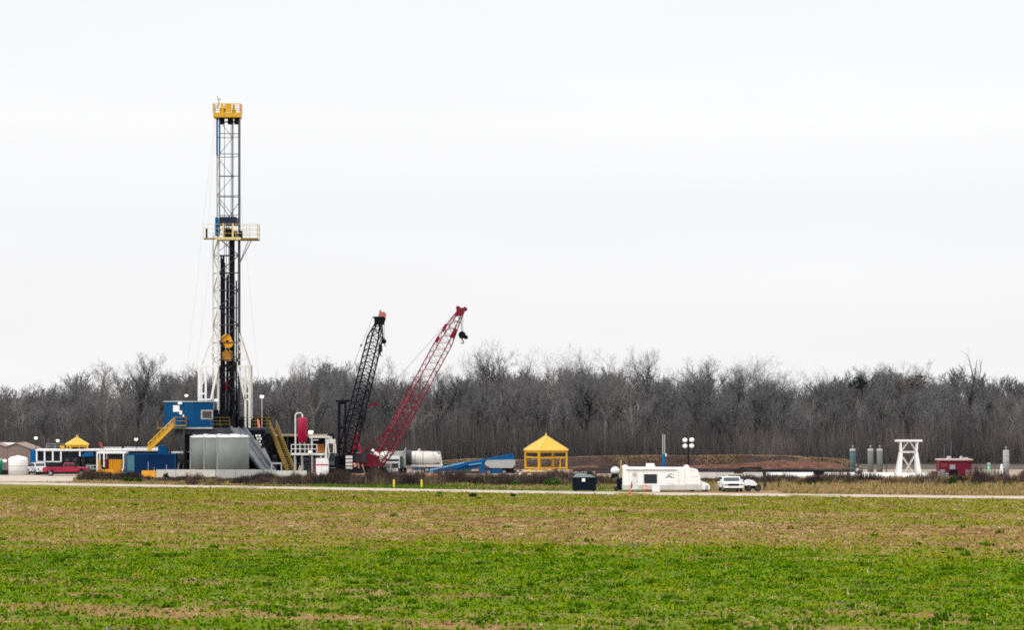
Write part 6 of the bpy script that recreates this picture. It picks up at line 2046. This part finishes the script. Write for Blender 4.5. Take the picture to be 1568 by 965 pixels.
# dark pipes lying behind
for k, (a, b, py, d_) in enumerate(((1160, 1225, 721, 440), (1133, 1166, 717, 452), (985, 1075, 722.5, 438), (1205, 1300, 721.5, 441))):
    f_ = Fr((a + b) / 2, d_)
    L = (b - a) * d_ / F
    z = f_(0, py).z
    t = thing('pipe_rack', ['dark pipe rack behind the slim white barrier', 'dark pipe rack against the red earth bank, highest', 'dark pipe rack behind the motorhome roof', 'dark pipe rack left of the green cylinder'][k], 'rack', f_.o, 0, 'dark pipe racks behind the barriers')
    m = MB()
    for y in (-.5, -.2, .1, .4):
        m.rod((-L / 2, y, z), (L / 2, y, z), .13, 8)
    m.build('pipe', DARK, t)
    for x in (-L * .35, 0, L * .35):  # solid dark blocks fill the whole length under the pipes
        MB().box(x - .12, x + .12, -.75, -.6, z - .139, z + .18).box(x - L * .17, x + L * .17, -.55, .55, 0, z - .14).build('dark_block', DARK, t)

# ================================================================== right: cylinders, tower, hut
def cylinder(px, pw, pyt, d, label, mm, hook=None):
    f_ = Fr(px, d)
    h = f_(0, pyt).z
    r_ = pw / 2 * d / F
    t = thing('steel_cylinder', label, 'cylinder', f_.o, 0, 'upright steel cylinders')
    MB().lathe([(r_, 0), (r_, h - .12), (r_ * .8, h), (.1, h + .06)], n=22).build('shell', mm, t, True)
    MB().lathe([(r_ + .02, h - .28), (r_ + .025, h - .1), (r_ * .85, h + .03)], n=22).build('cap', PALE, t)
    MB().rod((0, 0, h), (0, 0, h + .5), .09, 8).lathe([(.16, h + .3), (.18, h + .4), (.08, h + .55)], n=10).build('valve', GREY, t)
    m = MB()
    for z in (h * .3, h * .55, h * .8):
        m.lathe([(r_ + .015, z - .04), (r_ + .015, z + .04)], n=22)
    m.build('band', GREY, t)
    if hook:
        x = r_ + hook
        m = MB().tube([(r_ * .6, -.2, h * .76), (x - .15, -.2, h * .76), (x, -.2, h * .70), (x, -.2, .2)], .09, 7)
        m.build('side_pipe', GUN, t)
    return t
GC = mat('grey_green_steel', (.17, .185, .17), .6, var=.15, dirt=(.10, .10, .09, .5))
BGC = mat('blue_green_steel', (.075, .125, .135), .6, var=.18, dirt=(.05, .07, .07, .5))
cylinder(1305.7, 8.6, 688, 434, 'blue green upright steel cylinder, leftmost of the tall ones', BGC, .45)
cylinder(1333, 9, 688, 434, 'left of the two close grey upright cylinders', GC)
cylinder(1347, 9, 688, 434, 'right of the two close grey upright cylinders, with hooked side pipe', GC, .55)
cylinder(1540.5, 9.4, 690, 428, 'pale upright cylinder near the right picture edge', PALE)
f_ = Fr(1314, 423)
q = lambda px, py, dy=0: f_(px, py, dy)
t = thing('wash_pump', 'small dark pump with white head and blue base between two white barriers', 'pump', f_.o)
MB().box(q(1310.5, 0).x, q(1320.5, 0).x, -.4, .4, .05, q(0, 729).z).build('base', mat('pump_blue', (.04, .09, .30), .5), t)
MB().box(q(1314, 0).x, q(1321, 0).x, -.3, .4, q(0, 729).z + .001, q(0, 720).z).build('motor', GUN, t)
MB().box(q(1312, 0).x, q(1321, 0).x, -.42, -.302, q(0, 728.5).z, q(0, 726).z).build('label_plate', CLEANW, t)
MB().lathe([(.2, 0), (.26, .2), (.2, .45), (.05, .5)], (q(1313.3, 0).x, 0, q(0, 722.5).z), 12).rod((q(1313.3, 0).x, 0, q(0, 729).z), (q(1313.3, 0).x, 0, q(0, 722).z), .06, 6).build('filter_head', PALE, t)
# white braced tower
f_ = Fr(1391, 426)
q = lambda px, py, dy=0: f_(px, py, dy)
t = thing('braced_tower', 'white braced steel tower with flat crossbeam left of the dark red hut', 'tower', f_.o)
zt = q(0, 675.5).z
zm = q(0, 692.5).z
for s_, (b0, b1) in ((-1, (1375, 1379)), (1, (1407, 1403))):
    m = MB()
    xo, xm, xt = q(b0, 0).x, q(1379.3 if s_ < 0 else 1402.7, 0).x, q(1378.5 if s_ < 0 else 1404, 0).x
    for y in (-1.0, 1.0):
        m.poly([(xo - .45, y - .14, 0), (xo + .35, y - .14, 0), (xo + .35, y + .14, 0), (xo - .45, y + .14, 0), (xm - .20, y * .6 - .12, zm), (xm + .20, y * .6 - .12, zm), (xm + .20, y * .6 + .12, zm), (xm - .20, y * .6 + .12, zm)], [(0, 3, 2, 1), (4, 5, 6, 7), (0, 1, 5, 4), (1, 2, 6, 5), (2, 3, 7, 6), (3, 0, 4, 7)])
        m.bar((xm, y * .6, zm), (xt, y * .5, zt), .26, .24, (0, 1, 0))
    m.build('leg', CLEANW, t)
m = MB()
for y in (-.62, .62):
    m.bar((q(1379, 0).x, y, zm), (q(1403, 0).x, y, zm), .26)
    m.bar((q(1380, 0).x, y, zm + .2), (q(1390, 0).x, y, zt - .15), .11).bar((q(1402, 0).x, y, zm + .2), (q(1393, 0).x, y, zt - .15), .11)
    m.bar((q(1382, 0).x, y, zm - .7), (q(1399, 0).x, y, .55), .12).bar((q(1400.5, 0).x, y - .02, zm - .5), (q(1383.5, 0).x, y - .02, .55), .12)
m.build('cross_brace', OFFW, t)
MB().box(q(1371, 0).x, q(1411.5, 0).x, -.8, .8, zt - .12, zt + .16).build('top_beam', CLEANW, t)
MB().bar(q(1382.5, 733, -1.2), q(1384, 722, -1.2), .14).build('kick_plate', mat('cream_yellow', (.58, .46, .20)), t)
MB().box(q(1369, 0).x, q(1427, 0).x, -1.6, -1.25, .0, .42).build('base_skid', CLEANW, t)
# dark red hut
f_ = Fr(1463, 420)
q = lambda px, py, dy=0: f_(px, py, dy)
X_ = lambda px: q(px, 0).x
Z_ = lambda py: q(0, py).z
hut = thing('red_hut', 'dark red flat roofed hut with pale window near the right edge', 'hut', f_.o)
MB().box(X_(1438.5), X_(1488), 0, 3.2, .15, Z_(705.5)).build('wall', mat('hut_red', (.125, .008, .024), .6, var=.12, scale=.7, dirt=(.10, .02, .03, .5)), hut)
MB().box(X_(1437), X_(1489.5), -.25, 3.4, Z_(705.5) + .002, Z_(703.4)).build('roof', mat('roof_pink', (.50, .36, .34), .7, var=.15), hut)
w_ = MB().box(X_(1454.3), X_(1462.5), -.06, -.002, Z_(719), Z_(712)).build('window', PALE, hut)
MB().box(X_(1455.2), X_(1461.6), -.08, -.061, Z_(718.2), Z_(712.8)).build('pane', mat('grey_pane', (.25, .26, .27), .2, spec=.6), w_)
MB().box(X_(1454), X_(1466), -.04, -.001, Z_(728), Z_(719.5)).build('opening', BLACK, hut)
MB().box(X_(1440.5), X_(1451.5), -.05, -.002, Z_(716), Z_(710)).build('door_panel', mat('hut_faded', (.20, .03, .032), .6, var=.1), hut)
MB().lathe([(.34, 0), (.36, .18), (.2, .32)], (X_(1454.5), 1, Z_(702.7)), 14).lathe([(.24, 0), (.25, .22), (.12, .34)], (X_(1473.5), 1, Z_(702.7)), 12).box(X_(1476), X_(1484), .8, 1.5, Z_(702.7) + .001, Z_(701.2)).build('roof_vent', PALE, hut)
MB().rod((X_(1458), 1.4, Z_(702.7)), (X_(1459), 1.4, Z_(676)), .03, 5).rod((X_(1448.5), 1.6, Z_(702.7)), (X_(1448.5), 1.6, Z_(682)), .02, 5).build('whip_aerial', GREY, hut)
for k, (px_, h_, r2, lab) in enumerate(((1431, 1.15, .42, 'brown drum left of the dark red hut, leftmost'), (1438, 1.25, .38, 'brown drum at the left corner of the dark red hut'), (1443.5, 1.45, .34, 'taller greyish drum before the faded hut door'), (1449.5, 1.0, .28, 'small greyish drum below the hut window'), (1482, 1.45, .36, 'grey brown drum at the right corner of the dark red hut'))):
    f2 = Fr(px_, 418.2)
    t = thing('oil_drum', lab, 'drum', f2.o, 0, 'drums round the red hut')
    MB().lathe([(r2, 0), (r2, h_)], n=18).build('drum_body', [WOOD, CLAD, GREY, GREY, mat('drum_brown', (.14, .10, .09), .7, var=.2)][k], t, True)
    MB().lathe([(r2 + .02, h_ * .33), (r2 + .02, h_ * .37)], n=18).lathe([(r2 + .02, h_ * .65), (r2 + .02, h_ * .69)], n=18).lathe([(r2 + .02, h_ - .03), (r2 + .02, h_ + .02)], n=18).build('drum_ring', GUN, t)
f_ = Fr(1514, 426)
q = lambda px, py, dy=0: f_(px, py, dy)
t = thing('valve_post', 'small mint green valve post with pale hood right of the hut', 'valve post', f_.o)
MB().lathe([(.15, 0), (.15, q(0, 711.5).z)], n=12).build('post_body', MINT, t, True)
MB().poly([(-.26, -.2, q(0, 711.5).z + .002), (.26, -.2, q(0, 711.5).z + .002), (.26, .2, q(0, 711.5).z + .002), (-.26, .2, q(0, 711.5).z + .002), (-.2, -.15, q(0, 709).z), (.22, -.15, q(0, 709).z), (.22, .15, q(0, 709).z), (-.2, .15, q(0, 709).z)], [(0, 3, 2, 1), (4, 5, 6, 7), (0, 1, 5, 4), (1, 2, 6, 5), (2, 3, 7, 6), (3, 0, 4, 7)]).build('hood', PALE, t)
MB().lathe([(.17, 0), (.17, .5)], n=12).build('collar', PALE, t)
f_ = Fr(1533.7, 427)
t = thing('white_jug', 'small whitish canister at the foot of the pale cylinder', 'canister', f_.o)
MB().lathe([(.22, 0), (.24, .6), (.18, 1.2), (.14, 1.9), (.05, 2.0)], n=14).build('canister_body', CLEANW, t, True)
MB().lathe([(.25, .3), (.25, .36)], n=14).build('band', GREY, t)
f_ = Fr(1528, 432)
m = MB()
for dx in (-.2, 1.9):
    m.bar((dx, 0, 0), (dx, 0, f_(0, 684).z), .06)
m.bar((-.9, 0, f_(0, 684).z), (2.0, 0, f_(0, 684).z), .07)
o = m.build('pipe_arch', GUN); o.location = f_.o + Vector((-.3, 0, 0))
tag(o, 'thin grey pipe arch just left of the pale upright cylinder', 'pipe arch')

# ================================================================== small things on the verge
YPOST = mat('lime_yellow', (.62, .60, .05), .5, var=.06)
for px_, lab in ((603, 'left of two yellow marker posts in the green verge'), (645.5, 'right of two yellow marker posts in the green verge')):
    p = W(px_, 749, 378)
    t = thing('marker_post', lab, 'post', (p.x, 378.5, 0), 0, 'yellow marker posts')
    MB().lathe([(.13, 0), (.13, 1.0), (.05, 1.12)], n=10).build('post_body', YPOST, t)
    MB().lathe([(.14, .85), (.14, .95)], n=10).build('collar', YEL, t)
p = W(617, 749, 380)
m = MB().rod((-.12, 0, 0), (.1, 0, .5), .035, 5).rod((.1, 0, .5), (.22, 0, 1.0), .03, 5, .015)
o = m.build('bent_stake', WOOD); o.location = (p.x, 380, 0)
tag(o, 'thin dark leaning stake between the two yellow marker posts', 'stake')
f_ = Fr(1339, 372)
q = lambda px, py, dy=0: f_(px, py, dy)
m = MB().rod((0, 0, 0), (0, 0, .3), .12, 6).rod((0, 0, .25), q(1336, 747), .09, 6, .05).rod((0, 0, .25), q(1342.5, 746.5), .09, 6, .05)
o = m.build('forked_stump', mat('red_wood', (.20, .07, .05), .9)); o.location = f_.o
tag(o, 'small reddish forked stump in the dry grass below the grey cylinders', 'stump')
SHL = tint_mat('shrub_leaf', [(0, (.012, .035, .008)), (.5, (.035, .085, .014)), (1, (.09, .15, .03))])
def shrub(px, py, w, h, label, lite=0.0):
    d = gd(py)
    p = W(px, py, d)
    n = 260
    a, r_, u = rs.rand(n) * 2 * PI, np.sqrt(rs.rand(n)), rs.rand(n)
    x, y, z = np.cos(a) * r_ * w, np.sin(a) * r_ * w * .8, u * h * (1 - .6 * r_ ** 2) * (.7 + .6 * rs.rand(n))
    t = thing('green_shrub', label, 'shrub', (p.x, d, 0), 0, 'green shrubs along the verge')
    o = leaves('foliage', x, y, z, .16, .12, .12, np.clip(rs.rand(n) * .8 + lite, 0, 1), SHL, 3)
    o.parent = t
    m = MB()
    for k in range(7):
        aa = k * .9
        m.rod((0, 0, 0), (math.cos(aa) * w * .5, math.sin(aa) * w * .4, h * .6), .025, 4, .01)
    m.build('stem', WOOD, t)
shrub(254, 737, .45, .95, 'round dark green bush before the barrier below the blue container')
shrub(196, 738.5, .7, .6, 'low wide dark green bush left of the round one')
shrub(212, 739, .45, .45, 'smallest dark green bush close beside the low wide one')
shrub(845, 744, 1.3, .9, 'broad fresh green bush before the large yellow canopy', .3)
shrub(788, 744.5, .7, .5, 'small fresh green bush left of the large yellow canopy', .3)
shrub(1458, 744, .55, 1.0, 'dark green bush before the dark red hut', 0)
shrub(1497, 745, .6, .5, 'low dark green bush right of the dark red hut')
shrub(1242, 744.5, .6, .45, 'low dark green bush below the slim white barrier end')
shrub(724, 761.5, .36, .32, 'dark weed tuft in the field below the blue pipe machine')
shrub(785.5, 761.5, .24, .22, 'smaller dark weed tuft in the field left of the dumpster')
